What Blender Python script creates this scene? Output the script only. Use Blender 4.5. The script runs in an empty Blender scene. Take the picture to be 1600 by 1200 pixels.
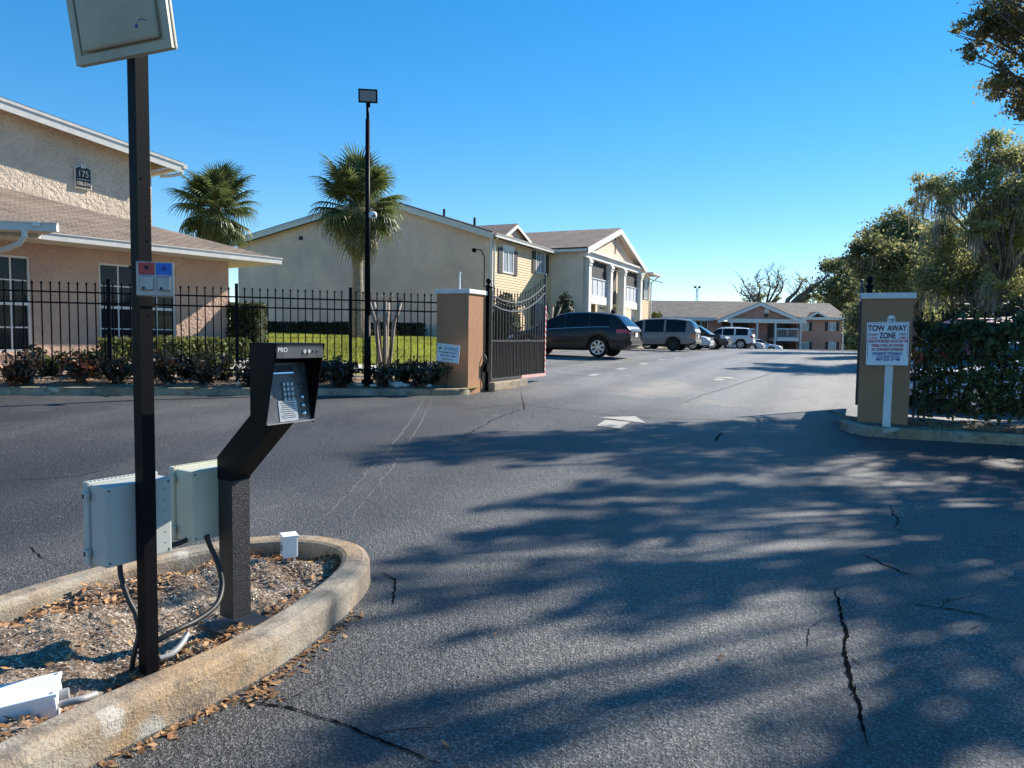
import bpy, bmesh, math, random
import numpy as np
from mathutils import Vector, Matrix, Euler

# ------------------------------------------------------------------ camera, world, sun, exposure
S = bpy.context.scene
COL = S.collection
V = Vector
F = 1150.0
PITCH = math.atan(75 / 1150)
ROLL = 0.014
CAM = V((0, 0, 1.42))
_f = V((0, math.cos(PITCH), -math.sin(PITCH)))
_u0 = V((0, math.sin(PITCH), math.cos(PITCH)))
_r = math.cos(ROLL) * V((1, 0, 0)) + math.sin(ROLL) * _u0
_u = -math.sin(ROLL) * V((1, 0, 0)) + math.cos(ROLL) * _u0
cd = bpy.data.cameras.new('camera')
cam = bpy.data.objects.new('camera', cd)
COL.objects.link(cam)
cd.sensor_width = 36
cd.lens = F / 1600 * 36
cd.clip_start = 0.05
cd.clip_end = 6000
cam.matrix_world = Matrix(((_r.x, _u.x, -_f.x, CAM.x), (_r.y, _u.y, -_f.y, CAM.y), (_r.z, _u.z, -_f.z, CAM.z), (0, 0, 0, 1)))
S.camera = cam

SUN_AZ, SUN_EL = math.radians(53), math.radians(33)
w = bpy.data.worlds.new('World')
S.world = w
w.use_nodes = True
wn, wl = w.node_tree.nodes, w.node_tree.links
sky = wn.new('ShaderNodeTexSky')
sky.sky_type = 'NISHITA'
sky.sun_disc = False
sky.sun_elevation = SUN_EL
sky.sun_rotation = SUN_AZ
sky.air_density = 0.85
sky.dust_density = 0.0
sky.ozone_density = 2.9
hsv = wn.new('ShaderNodeHueSaturation')
hsv.inputs['Saturation'].default_value = 1.65
hsv.inputs['Value'].default_value = 1.0
gam = wn.new('ShaderNodeGamma')
gam.inputs[1].default_value = 0.70
wl.new(sky.outputs[0], gam.inputs[0])
wl.new(gam.outputs[0], hsv.inputs['Color'])
wl.new(hsv.outputs[0], wn['Background'].inputs[0])
wn['Background'].inputs[1].default_value = 0.15

ld = bpy.data.lights.new('sun', 'SUN')
ld.energy = 4.6
ld.angle = math.radians(0.53)
ld.color = (1.0, 0.93, 0.82)
sun = bpy.data.objects.new('sun', ld)
COL.objects.link(sun)
SD = V((math.sin(SUN_AZ) * math.cos(SUN_EL), math.cos(SUN_AZ) * math.cos(SUN_EL), math.sin(SUN_EL)))
sun.rotation_euler = (-SD).to_track_quat('-Z', 'Y').to_euler()
sun.location = SD * 60
S.view_settings.view_transform = 'Standard'
S.view_settings.look = 'None'
S.view_settings.gamma = 1
S.view_settings.exposure = 1.05
S.cycles.max_bounces = 6
S.cycles.transparent_max_bounces = 12

# ------------------------------------------------------------------ helpers
def ray(x, y): return _f + _r * ((x - 800) / F) + _u * ((600 - y) / F)
def at(x, y, Y): d = ray(x, y); return CAM + d * (Y / d.y)
def atz(x, y, z): d = ray(x, y); return CAM + d * ((z - CAM.z) / d.z)
def onp(x, y, Q, t):
    n = V((t[1], -t[0], 0)); d = ray(x, y)
    return CAM + d * ((V((Q[0], Q[1], 0)) - V((CAM.x, CAM.y, 0))).dot(n) / d.dot(n))

GY = [-15, 0, 5, 10, 12, 15, 20, 27.6, 38, 50, 62, 75, 90, 110, 500]
GA = [0, 0, .01, .10, .154, .2, .38, .68, .82, .8, .68, .2, -.7, -1.0, -1.0]
KY = [-15, 3, 12, 27, 38, 61, 100, 500]
KA = [0, 0, .0223, .015, .01, .005, 0, 0]
def g(x, y): return float(np.interp(y, GY, GA) - np.interp(y, KY, KA) * max(-12, min(12, x)))
def gground(px, py, dz=0.0):
    z = .2
    for _ in range(30):
        p = atz(px, py, z + dz); z = .5 * z + .5 * g(p.x, p.y)
    return p
def sst(a, b, x): t = max(0, min(1, (x - a) / (b - a))); return t * t * (3 - 2 * t)

ORG = {}
class MB:
    def __init__(s): s.v = []; s.f = []; s.uv = None
    def add(s, vs, fs):
        o = len(s.v); s.v += [tuple(q) for q in vs]; s.f += [tuple(i + o for i in q) for q in fs]; return s
    def obox(s, o, a, b, c):
        o, a, b, c = V(o), V(a), V(b), V(c)
        if a.cross(b).dot(c) < 0: a, b = b, a
        return s.add([o, o+a, o+a+b, o+b, o+c, o+a+c, o+a+b+c, o+b+c], [(3,2,1,0),(4,5,6,7),(0,1,5,4),(1,2,6,5),(2,3,7,6),(3,0,4,7)])
    def box(s, c, sz, ax=None):
        X, Y, Z = (V((1,0,0)), V((0,1,0)), V((0,0,1))) if ax is None else ax
        a, b, d = X*sz[0], Y*sz[1], Z*sz[2]
        return s.obox(V(c) - (a+b+d)/2, a, b, d)
    def bevbox(s, c, sz, r, ax=None):
        bm = bmesh.new(); bmesh.ops.create_cube(bm, size=1)
        for q in bm.verts: q.co = V((q.co.x*sz[0], q.co.y*sz[1], q.co.z*sz[2]))
        bmesh.ops.bevel(bm, geom=bm.edges[:], offset=r, segments=2, affect='EDGES', profile=.6)
        X, Y, Z = (V((1,0,0)), V((0,1,0)), V((0,0,1))) if ax is None else ax
        bm.verts.index_update()
        s.add([V(c) + X*q.co.x + Y*q.co.y + Z*q.co.z for q in bm.verts], [[q.index for q in fc.verts] for fc in bm.faces]); bm.free(); return s
    def cyl(s, p0, p1, r0, r1=None, n=10, cap=True):
        p0, p1 = V(p0), V(p1); r1 = r0 if r1 is None else r1
        d = (p1-p0).normalized(); a = d.orthogonal().normalized(); b = d.cross(a)
        vs = []
        for p, r in ((p0, r0), (p1, r1)):
            for i in range(n):
                t = 2*math.pi*i/n; vs.append(p + a*math.cos(t)*r + b*math.sin(t)*r)
        fs = [(i, (i+1) % n, n+(i+1) % n, n+i) for i in range(n)]
        if cap: fs += [tuple(range(n-1, -1, -1)), tuple(range(n, 2*n))]
        return s.add(vs, fs)
    def tube(s, pts, rad, n=8):
        pts = [V(p) for p in pts]; m = len(pts)
        rad = [rad]*m if not hasattr(rad, '__len__') else rad
        vs = []; a = None
        for i, p in enumerate(pts):
            d = (pts[min(i+1, m-1)] - pts[max(i-1, 0)]).normalized()
            a = d.orthogonal().normalized() if a is None else (a - d*a.dot(d)).normalized()
            b = d.cross(a)
            for k in range(n):
                t = 2*math.pi*k/n; vs.append(p + (a*math.cos(t) + b*math.sin(t))*rad[i])
        fs = [(i*n+k, i*n+(k+1) % n, (i+1)*n+(k+1) % n, (i+1)*n+k) for i in range(m-1) for k in range(n)]
        fs += [tuple(range(n-1, -1, -1)), tuple(range((m-1)*n, m*n))]
        return s.add(vs, fs)
    def prism(s, poly, ex):
        poly = [V(p) for p in poly]; ex = V(ex); n = len(poly)
        nr = V((0,0,0))
        for i in range(n): nr += (poly[i]-poly[0]).cross(poly[(i+1) % n]-poly[0])
        if nr.dot(ex) > 0: poly = poly[::-1]
        return s.add(poly + [p+ex for p in poly], [tuple(range(n)), tuple(range(2*n-1, n-1, -1))] + [((i+1) % n, i, n+i, n+(i+1) % n) for i in range(n)])
    def lathe(s, prof, c, axis=(0,0,1), n=20):
        c, d = V(c), V(axis).normalized(); a = d.orthogonal().normalized(); b = d.cross(a); m = len(prof)
        vs = [c + d*h + (a*math.cos(2*math.pi*k/n) + b*math.sin(2*math.pi*k/n))*max(r, 1e-4) for r, h in prof for k in range(n)]
        return s.add(vs, [(i*n+k, i*n+(k+1) % n, (i+1)*n+(k+1) % n, (i+1)*n+k) for i in range(m-1) for k in range(n)])
    def uvp(s, o, a, b): s.uv = (V(o), V(a), V(b)); return s
    def build(s, name, mat, parent=None, smooth=False):
        me = bpy.data.meshes.new(name)
        if parent is not None: o0 = ORG[parent.name]
        else:
            A = np.array(s.v); o0 = V(((A[:,0].min()+A[:,0].max())/2, (A[:,1].min()+A[:,1].max())/2, A[:,2].min()))
        me.from_pydata([(q[0]-o0.x, q[1]-o0.y, q[2]-o0.z) for q in s.v], [], s.f)
        if s.uv:
            o, a, b = s.uv; L = me.uv_layers.new(name='UVMap')
            for lp in me.loops:
                q = V(s.v[lp.vertex_index]) - o; L.data[lp.index].uv = (q.dot(a), q.dot(b))
        if smooth:
            me.polygons.foreach_set('use_smooth', [True]*len(me.polygons))
        ob = bpy.data.objects.new(name, me); COL.objects.link(ob)
        if mat: me.materials.append(M[mat])
        if parent is not None: ob.parent = parent
        else: ob.location = o0
        ORG[ob.name] = o0
        return ob

def tag(o, label=None, cat=None, group=None, kind=None):
    if label: o['label'] = label
    if cat: o['category'] = cat
    if group: o['group'] = group
    if kind: o['kind'] = kind
    return o
def thing(name, loc, label, cat, group=None):
    o = bpy.data.objects.new(name, None); COL.objects.link(o); o.location = loc; o.empty_display_size = .1
    ORG[o.name] = V(loc); return tag(o, label, cat, group)
def pcopy(o, loc=None):
    c = o.copy(); COL.objects.link(c); c.parent = o.parent
    if loc is not None: c.location = loc
    ORG[c.name] = ORG[o.name]; return c
def npmesh(name, verts, faces_n, mat, parent=None, smooth=False):
    """verts (N*k,3), consecutive k verts make one face"""
    k = faces_n; n = len(verts)//k
    o0 = ORG[parent.name] if parent is not None else V((float(verts[:,0].mean()), float(verts[:,1].mean()), float(verts[:,2].min())))
    verts = verts - np.array(o0)
    me = bpy.data.meshes.new(name)
    me.vertices.add(n*k); me.vertices.foreach_set('co', verts.astype(np.float32).ravel())
    me.loops.add(n*k); me.loops.foreach_set('vertex_index', np.arange(n*k, dtype=np.int32))
    me.polygons.add(n); me.polygons.foreach_set('loop_start', np.arange(0, n*k, k, dtype=np.int32))
    me.update(calc_edges=True)
    ob = bpy.data.objects.new(name, me); COL.objects.link(ob); me.materials.append(M[mat])
    if parent is not None: ob.parent = parent
    else: ob.location = o0
    ORG[ob.name] = o0
    return ob
def unit(n, rng):
    q = rng.normal(size=(n, 3)); return q/np.linalg.norm(q, axis=1, keepdims=True)
def leaves(P, size, rng, asp=.5, flat=0.0):
    n = len(P); nr = unit(n, rng); nr[:, 2] += flat*np.sign(nr[:, 2]+1e-6); nr /= np.linalg.norm(nr, axis=1, keepdims=True)
    t = unit(n, rng); a = np.cross(nr, t); a /= np.linalg.norm(a, axis=1, keepdims=True)+1e-9; b = np.cross(nr, a)
    s = size*rng.uniform(.6, 1.3, (n, 1)); a = a*s; b = b*s*asp
    return np.stack([P-a, P+b-a*.1, P+a, P-b-a*.1], 1).reshape(-1, 3)
def clump(c, r, n, rng, sq=.75, sub=None):
    ns = sub or max(5, n//70); sc = unit(ns, rng)*(rng.uniform(0, 1, (ns, 1))**.45)*r; sc[:, 2] *= sq
    sr = rng.uniform(.14, .30, (ns, 1))*r
    i = rng.integers(0, ns, n)
    return np.array(c) + sc[i] + rng.normal(size=(n, 3))*sr[i]*np.array([1, 1, .7])

# ------------------------------------------------------------------ materials
M = {}
def nmat(name):
    m = bpy.data.materials.new(name); m.use_nodes = True; M[name] = m
    return m, m.node_tree.nodes, m.node_tree.links, m.node_tree.nodes['Principled BSDF']
def ramp(n, stops):
    r = n.new('ShaderNodeValToRGB'); e = r.color_ramp.elements
    while len(e) < len(stops): e.new(.5)
    for i, (p, c) in enumerate(stops): e[i].position = p; e[i].color = (*c, 1) if len(c) == 3 else c
    return r
def noise(n, l, co, scale, det=4, rough=.55, sc3=None):
    t = n.new('ShaderNodeTexNoise'); t.inputs['Scale'].default_value = scale; t.inputs['Detail'].default_value = det; t.inputs['Roughness'].default_value = rough
    if sc3:
        mp = n.new('ShaderNodeMapping'); mp.inputs['Scale'].default_value = sc3; l.new(co, mp.inputs[0]); co = mp.outputs[0]
    l.new(co, t.inputs['Vector']); return t
def pos(n): return n.new('ShaderNodeNewGeometry').outputs['Position']
def mixc(n, l, fac, a, b, mode='MIX'):
    m = n.new('ShaderNodeMix'); m.data_type = 'RGBA'; m.blend_type = mode
    for inp, val in ((m.inputs[0], fac), (m.inputs[6], a), (m.inputs[7], b)):
        if hasattr(val, 'is_linked'): l.new(val, inp)
        elif isinstance(val, (int, float)): inp.default_value = val
        else: inp.default_value = (*val, 1)
    return m.outputs[2]
def mth(n, l, op, a, b=0.0):
    m = n.new('ShaderNodeMath'); m.operation = op
    for inp, val in ((m.inputs[0], a), (m.inputs[1], b)):
        if hasattr(val, 'is_linked'): l.new(val, inp)
        else: inp.default_value = val
    return m.outputs[0]
def bump(n, l, b, h, strength, dist):
    q = n.new('ShaderNodeBump'); q.inputs['Strength'].default_value = strength; q.inputs['Distance'].default_value = dist
    l.new(h, q.inputs['Height']); l.new(q.outputs[0], b.inputs['Normal']); return q
def simple(name, col, rough=.5, metal=0, var=.12, scale=6, bmp=0, bscale=80, spec=.5, coat=0):
    m, n, l, b = nmat(name); co = pos(n)
    t = noise(n, l, co, scale); c2 = tuple(max(0, q*(1-2*var)) for q in col); c1 = tuple(q*(1+var) for q in col)
    r = ramp(n, [(.3, c2), (.7, c1)]); l.new(t.outputs[0], r.inputs[0]); l.new(r.outputs[0], b.inputs['Base Color'])
    b.inputs['Roughness'].default_value = rough; b.inputs['Metallic'].default_value = metal; b.inputs['Specular IOR Level'].default_value = spec
    b.inputs['Coat Weight'].default_value = coat
    if bmp: bump(n, l, b, noise(n, l, co, bscale, 3).outputs[0], bmp, .01)
    return m
def leafmat(name, cols, rough=.5, trans=.35, tcol=None):
    m, n, l, b = nmat(name)
    gi = n.new('ShaderNodeNewGeometry'); r = ramp(n, [(i/(len(cols)-1), c) for i, c in enumerate(cols)])
    l.new(gi.outputs['Random Per Island'], r.inputs[0])
    t = noise(n, l, gi.outputs['Position'], .7, 2); k = ramp(n, [(.3, (.65,.65,.65)), (.7, (1.2,1.2,1.1))]); l.new(t.outputs[0], k.inputs[0])
    c = mixc(n, l, 1.0, r.outputs[0], k.outputs[0], 'MULTIPLY')
    l.new(c, b.inputs['Base Color']); b.inputs['Roughness'].default_value = rough
    tr = n.new('ShaderNodeBsdfTranslucent'); l.new(c if tcol is None else mixc(n, l, .5, c, tcol), tr.inputs[0])
    ms = n.new('ShaderNodeMixShader'); ms.inputs[0].default_value = trans
    l.new(b.outputs[0], ms.inputs[1]); l.new(tr.outputs[0], ms.inputs[2]); l.new(ms.outputs[0], n['Material Output'].inputs[0])

def mat_asphalt():
    m, n, l, b = nmat('asphalt'); co = pos(n)
    big = noise(n, l, co, .22, 5, .6); r1 = ramp(n, [(.30, (.016,.0165,.018)), (.5, (.032,.0325,.034)), (.70, (.064,.064,.064))]); l.new(big.outputs[0], r1.inputs[0])
    # worn grey wash drawn out along the drive
    st = noise(n, l, co, 1.0, 5, .65, (.55, .16, .3)); r2 = ramp(n, [(.48, (0,0,0)), (.75, (1,1,1))]); l.new(st.outputs[0], r2.inputs[0])
    c = mixc(n, l, mth(n, l, 'MULTIPLY', r2.outputs[0], .45), r1.outputs[0], (.13,.126,.118))
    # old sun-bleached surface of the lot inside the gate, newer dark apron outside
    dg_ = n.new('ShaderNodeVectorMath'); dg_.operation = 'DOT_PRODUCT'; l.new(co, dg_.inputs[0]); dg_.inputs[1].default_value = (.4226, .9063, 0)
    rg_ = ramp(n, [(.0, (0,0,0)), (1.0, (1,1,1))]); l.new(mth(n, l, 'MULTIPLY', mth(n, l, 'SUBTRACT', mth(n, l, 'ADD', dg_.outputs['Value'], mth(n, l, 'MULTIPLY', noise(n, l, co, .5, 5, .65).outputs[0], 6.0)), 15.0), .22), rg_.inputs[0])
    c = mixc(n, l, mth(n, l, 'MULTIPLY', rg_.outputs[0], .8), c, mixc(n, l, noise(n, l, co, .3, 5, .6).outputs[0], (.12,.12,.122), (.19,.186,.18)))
    # sandy film inside the gate, its colour lightened to paint in grazing sheen
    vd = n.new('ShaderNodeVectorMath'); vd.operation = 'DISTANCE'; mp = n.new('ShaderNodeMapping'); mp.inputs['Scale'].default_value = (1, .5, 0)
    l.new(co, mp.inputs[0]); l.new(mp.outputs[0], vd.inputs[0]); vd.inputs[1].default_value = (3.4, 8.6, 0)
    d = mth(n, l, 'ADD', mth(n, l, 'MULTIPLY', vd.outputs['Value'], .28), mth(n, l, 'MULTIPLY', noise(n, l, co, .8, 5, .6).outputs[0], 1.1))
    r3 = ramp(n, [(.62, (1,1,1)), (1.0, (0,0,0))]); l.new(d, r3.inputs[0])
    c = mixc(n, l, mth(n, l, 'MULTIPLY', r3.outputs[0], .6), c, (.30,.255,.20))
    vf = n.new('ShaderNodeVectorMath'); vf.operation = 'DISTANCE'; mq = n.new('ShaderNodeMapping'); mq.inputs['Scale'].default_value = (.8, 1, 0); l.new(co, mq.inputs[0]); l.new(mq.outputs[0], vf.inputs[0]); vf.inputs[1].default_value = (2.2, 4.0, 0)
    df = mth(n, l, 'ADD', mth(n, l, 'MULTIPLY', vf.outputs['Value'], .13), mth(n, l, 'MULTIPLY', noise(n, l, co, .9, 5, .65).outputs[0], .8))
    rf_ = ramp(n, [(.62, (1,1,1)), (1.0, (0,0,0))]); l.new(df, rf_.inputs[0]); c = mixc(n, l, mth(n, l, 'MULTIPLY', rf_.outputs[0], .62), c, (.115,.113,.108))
    # tyre-polished lanes running along the drive, oil drips
    dt = n.new('ShaderNodeVectorMath'); dt.operation = 'DOT_PRODUCT'; l.new(co, dt.inputs[0]); dt.inputs[1].default_value = (.9063, -.4226, 0)
    wv_ = mth(n, l, 'SINE', mth(n, l, 'ADD', mth(n, l, 'MULTIPLY', dt.outputs['Value'], 3.6), mth(n, l, 'MULTIPLY', noise(n, l, co, .35, 3).outputs[0], 3.0)))
    rl_ = ramp(n, [(.35, (1.16,1.15,1.13)), (.8, (.74,.75,.77))]); l.new(mth(n, l, 'ADD', mth(n, l, 'MULTIPLY', wv_, .35), .5), rl_.inputs[0]); c = mixc(n, l, .8, c, mixc(n, l, 1, c, rl_.outputs[0], 'MULTIPLY'))
    od = noise(n, l, co, 1.9, 3, .5); ro_ = ramp(n, [(.66, (0,0,0)), (.74, (1,1,1))]); l.new(od.outputs[0], ro_.inputs[0]); c = mixc(n, l, mth(n, l, 'MULTIPLY', ro_.outputs[0], .6), c, (.022,.022,.024))
    sd_ = noise(n, l, co, 2.7, 6, .7); rs_ = ramp(n, [(.60, (0,0,0)), (.78, (1,1,1))]); l.new(sd_.outputs[0], rs_.inputs[0]); c = mixc(n, l, mth(n, l, 'MULTIPLY', rs_.outputs[0], .5), c, (.20,.185,.16))
    # fine sand and aggregate
    sp = noise(n, l, co, 95, 2, .7); r4 = ramp(n, [(.36, (.20,.20,.20)), (.5, (.80,.80,.80)), (.60, (1.7,1.7,1.68)), (.70, (4.4,4.3,4.1))]); l.new(sp.outputs[0], r4.inputs[0])
    c = mixc(n, l, 1.0, c, r4.outputs[0], 'MULTIPLY')
    vo = n.new('ShaderNodeTexVoronoi'); vo.inputs['Scale'].default_value = 38; l.new(co, vo.inputs['Vector'])
    r5 = ramp(n, [(.13, (1,1,1)), (.2, (0,0,0))]); l.new(vo.outputs['Distance'], r5.inputs[0])
    wn_ = n.new('ShaderNodeTexWhiteNoise'); l.new(vo.outputs['Position'], wn_.inputs['Vector'])
    near = noise(n, l, co, .7, 4, .6); rn = ramp(n, [(.42, (0,0,0)), (.66, (1,1,1))]); l.new(near.outputs[0], rn.inputs[0])
    fl = mth(n, l, 'MULTIPLY', mth(n, l, 'MULTIPLY', r5.outputs[0], mth(n, l, 'GREATER_THAN', wn_.outputs['Value'], .72)), mth(n, l, 'ADD', mth(n, l, 'MULTIPLY', rn.outputs[0], .7), .12))
    c = mixc(n, l, fl, c, (.5,.49,.46))
    # hairline crazing
    vc = n.new('ShaderNodeTexVoronoi'); vc.feature = 'DISTANCE_TO_EDGE'; vc.inputs['Scale'].default_value = .55
    wp = noise(n, l, co, 1.6, 5, .65); wv = mixc(n, l, .22, co, wp.outputs['Color'], 'ADD'); l.new(wv, vc.inputs['Vector'])
    r6 = ramp(n, [(.0, (1,1,1)), (.006, (0,0,0))]); l.new(vc.outputs['Distance'], r6.inputs[0])
    mk = noise(n, l, co, .33, 2); r7 = ramp(n, [(.5, (0,0,0)), (.6, (1,1,1))]); l.new(mk.outputs[0], r7.inputs[0])
    c = mixc(n, l, mth(n, l, 'MULTIPLY', mth(n, l, 'MULTIPLY', r6.outputs[0], r7.outputs[0]), .8), c, (.012,.012,.013))
    l.new(c, b.inputs['Base Color'])
    rr = ramp(n, [(.35, (.50,.50,.50)), (.7, (.68,.68,.68))]); l.new(big.outputs[0], rr.inputs[0]); l.new(rr.outputs[0], b.inputs['Roughness'])
    b.inputs['Specular IOR Level'].default_value = .6
    h = mth(n, l, 'ADD', sp.outputs[0], mth(n, l, 'MULTIPLY', noise(n, l, co, 24, 3).outputs[0], .8))
    bump(n, l, b, h, 1.0, .016)
mat_asphalt()

def mat_stucco(name, col, scale=7, strength=.9, stain=.5, stainc=None, aniso=None, dist=.03):
    m, n, l, b = nmat(name); co = pos(n)
    big = noise(n, l, co, .6, 5, .6); r = ramp(n, [(.3, tuple(q*.82 for q in col)), (.7, tuple(q*1.08 for q in col))]); l.new(big.outputs[0], r.inputs[0]); c = r.outputs[0]
    if stainc:
        s = noise(n, l, co, 1.0, 6, .7, (.8, .8, .35)); rs = ramp(n, [(.5, (0,0,0)), (.8, (1,1,1))]); l.new(s.outputs[0], rs.inputs[0])
        c = mixc(n, l, mth(n, l, 'MULTIPLY', rs.outputs[0], stain), c, stainc)
    l.new(c, b.inputs['Base Color']); b.inputs['Roughness'].default_value = .85; b.inputs['Specular IOR Level'].default_value = .25
    t = noise(n, l, co, scale, 3, .55, aniso); vo = n.new('ShaderNodeTexVoronoi'); vo.feature = 'SMOOTH_F1'; vo.inputs['Scale'].default_value = scale*.9
    wv = mixc(n, l, .25, co, t.outputs['Color'], 'ADD'); l.new(wv, vo.inputs['Vector'])
    rt = ramp(n, [(.42, (0,0,0)), (.52, (1,1,1))]); l.new(t.outputs[0], rt.inputs[0])
    h = mth(n, l, 'ADD', rt.outputs[0], mth(n, l, 'MULTIPLY', vo.outputs['Distance'], .8))
    h = mth(n, l, 'ADD', h, mth(n, l, 'MULTIPLY', noise(n, l, co, scale*9, 2).outputs[0], .35))
    bump(n, l, b, h, strength, dist)
mat_stucco('stucco_tan', (.60,.40,.30), 12, .9, dist=.014)
mat_stucco('stucco_upper', (.74,.60,.46), 9, .9, .35, (.40,.30,.22), dist=.02)
mat_stucco('stucco_grey', (.92,.67,.51), 12, .8, .6, (.58,.42,.36), dist=.025)
mat_stucco('stucco_beige', (.80,.68,.54), 9, .5)
mat_stucco('stucco_pillar', (.47,.25,.14), 42, .55, dist=.012)
mat_stucco('stucco_far', (.46,.25,.19), 5, .3)

def mat_shingle(name, c1, c2, sc=1.0):
    m, n, l, b = nmat(name); uv = n.new('ShaderNodeUVMap').outputs[0]
    br = n.new('ShaderNodeTexBrick'); br.inputs['Scale'].default_value = 1; br.inputs['Brick Width'].default_value = .3*sc; br.inputs['Row Height'].default_value = .14*sc
    br.inputs['Mortar Size'].default_value = .016; br.inputs['Color1'].default_value = (*c1, 1); br.inputs['Color2'].default_value = (*c2, 1); br.inputs['Mortar'].default_value = (*[q*.28 for q in c1], 1)
    l.new(uv, br.inputs[0]); co = pos(n); t = noise(n, l, co, 1.1, 5, .7); r = ramp(n, [(.3, (.6,.6,.6)), (.72, (1.25,1.22,1.2))]); l.new(t.outputs[0], r.inputs[0])
    f2 = noise(n, l, co, 30, 2); r2 = ramp(n, [(.3, (.7,.7,.7)), (.7, (1.25,1.25,1.25))]); l.new(f2.outputs[0], r2.inputs[0])
    c = mixc(n, l, 1, mixc(n, l, 1, br.outputs[0], r.outputs[0], 'MULTIPLY'), r2.outputs[0], 'MULTIPLY'); l.new(c, b.inputs['Base Color'])
    b.inputs['Roughness'].default_value = .9
    # each course is thicker at its lower edge
    sx = n.new('ShaderNodeSeparateXYZ'); l.new(uv, sx.inputs[0]); fr = mth(n, l, 'FRACT', mth(n, l, 'DIVIDE', sx.outputs[1], .14*sc))
    h = mth(n, l, 'ADD', mth(n, l, 'MULTIPLY', mth(n, l, 'SUBTRACT', 1.0, fr), 1.0), mth(n, l, 'MULTIPLY', br.outputs['Fac'], -.5)); bump(n, l, b, h, 1.0, .045)
mat_shingle('shingle_tan', (.33,.245,.18), (.25,.18,.13))
mat_shingle('shingle_brown', (.20,.155,.13), (.15,.115,.10))
mat_shingle('shingle_far', (.17,.145,.125), (.13,.112,.10), 2.0)

def mat_kerb():
    m, n, l, b = nmat('kerb_concrete'); co = pos(n)
    a = noise(n, l, co, 2.2, 6, .65); r = ramp(n, [(.25, (.12,.105,.085)), (.5, (.31,.265,.205)), (.75, (.46,.40,.31))]); l.new(a.outputs[0], r.inputs[0])
    rust = noise(n, l, co, 1.3, 5, .7); rr = ramp(n, [(.44, (0,0,0)), (.62, (1,1,1))]); l.new(rust.outputs[0], rr.inputs[0])
    c = mixc(n, l, mth(n, l, 'MULTIPLY', rr.outputs[0], .65), r.outputs[0], (.40,.235,.10))
    bl = noise(n, l, co, 7, 5, .7); rb = ramp(n, [(.50, (0,0,0)), (.66, (1,1,1))]); l.new(bl.outputs[0], rb.inputs[0]); c = mixc(n, l, mth(n, l, 'MULTIPLY', rb.outputs[0], .75), c, (.10,.085,.07))
    wh = noise(n, l, co, 3.4, 3, .5); rw = ramp(n, [(.66, (0,0,0)), (.71, (1,1,1))]); l.new(wh.outputs[0], rw.inputs[0]); c = mixc(n, l, mth(n, l, 'MULTIPLY', rw.outputs[0], .6), c, (.58,.55,.48))
    g_ = noise(n, l, co, 85, 3, .7); rg = ramp(n, [(.3, (.75,.75,.75)), (.7, (1.2,1.2,1.2))]); l.new(g_.outputs[0], rg.inputs[0]); c = mixc(n, l, 1, c, rg.outputs[0], 'MULTIPLY')
    l.new(c, b.inputs['Base Color']); b.inputs['Roughness'].default_value = .9
    bump(n, l, b, mth(n, l, 'ADD', g_.outputs[0], mth(n, l, 'MULTIPLY', bl.outputs[0], 1.5)), .6, .01)
mat_kerb()
def mat_black():
    m, n, l, b = nmat('black_steel'); co = pos(n)
    t = noise(n, l, co, 26, 3, .6); r = ramp(n, [(.735, (.006,.0065,.008)), (.75, (.42,.42,.42))]); l.new(t.outputs[0], r.inputs[0])
    m2 = noise(n, l, co, 1.6, 2); r2 = ramp(n, [(.5, (0,0,0)), (.62, (1,1,1))]); l.new(m2.outputs[0], r2.inputs[0])
    c = mixc(n, l, r2.outputs[0], (.006,.0065,.008), r.outputs[0]); l.new(c, b.inputs['Base Color']); b.inputs['Roughness'].default_value = .45; b.inputs['Specular IOR Level'].default_value = .07
    bump(n, l, b, noise(n, l, co, 140, 2).outputs[0], .15, .004)
mat_black()
def mat_hammer():
    m, n, l, b = nmat('hammered_black'); co = pos(n); t = noise(n, l, co, 210, 2, .6); r = ramp(n, [(.38, (.006,.006,.007)), (.56, (.03,.03,.032)), (.72, (.055,.055,.057))]); l.new(t.outputs[0], r.inputs[0])
    l.new(r.outputs[0], b.inputs['Base Color']); b.inputs['Roughness'].default_value = .38; bump(n, l, b, t.outputs[0], .7, .006)
mat_hammer()
def mat_glass(name, col=(.012,.016,.022), rough=.05, cur=None):
    m, n, l, b = nmat(name); b.inputs['Base Color'].default_value = (*col, 1); b.inputs['Roughness'].default_value = rough; b.inputs['Specular IOR Level'].default_value = .28 if 'car' in name else .22
    co = pos(n)
    t = noise(n, l, co, 1.1, 2); bump(n, l, b, t.outputs[0], .08, .05)
    if cur:
        s = noise(n, l, co, 9, 2, .5, (1, 1, .05)); r = ramp(n, [(.35, col), (.6, cur)]); l.new(s.outputs[0], r.inputs[0]); l.new(r.outputs[0], b.inputs['Base Color'])
mat_glass('glass_dark'); mat_glass('glass_car', (.008,.009,.010), .03); mat_glass('glass_curtain', (.16,.18,.2), .06, (.42,.44,.46)); mat_glass('glass_curtain_blind', (.10,.12,.14), .06, (.3,.32,.34))

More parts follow.
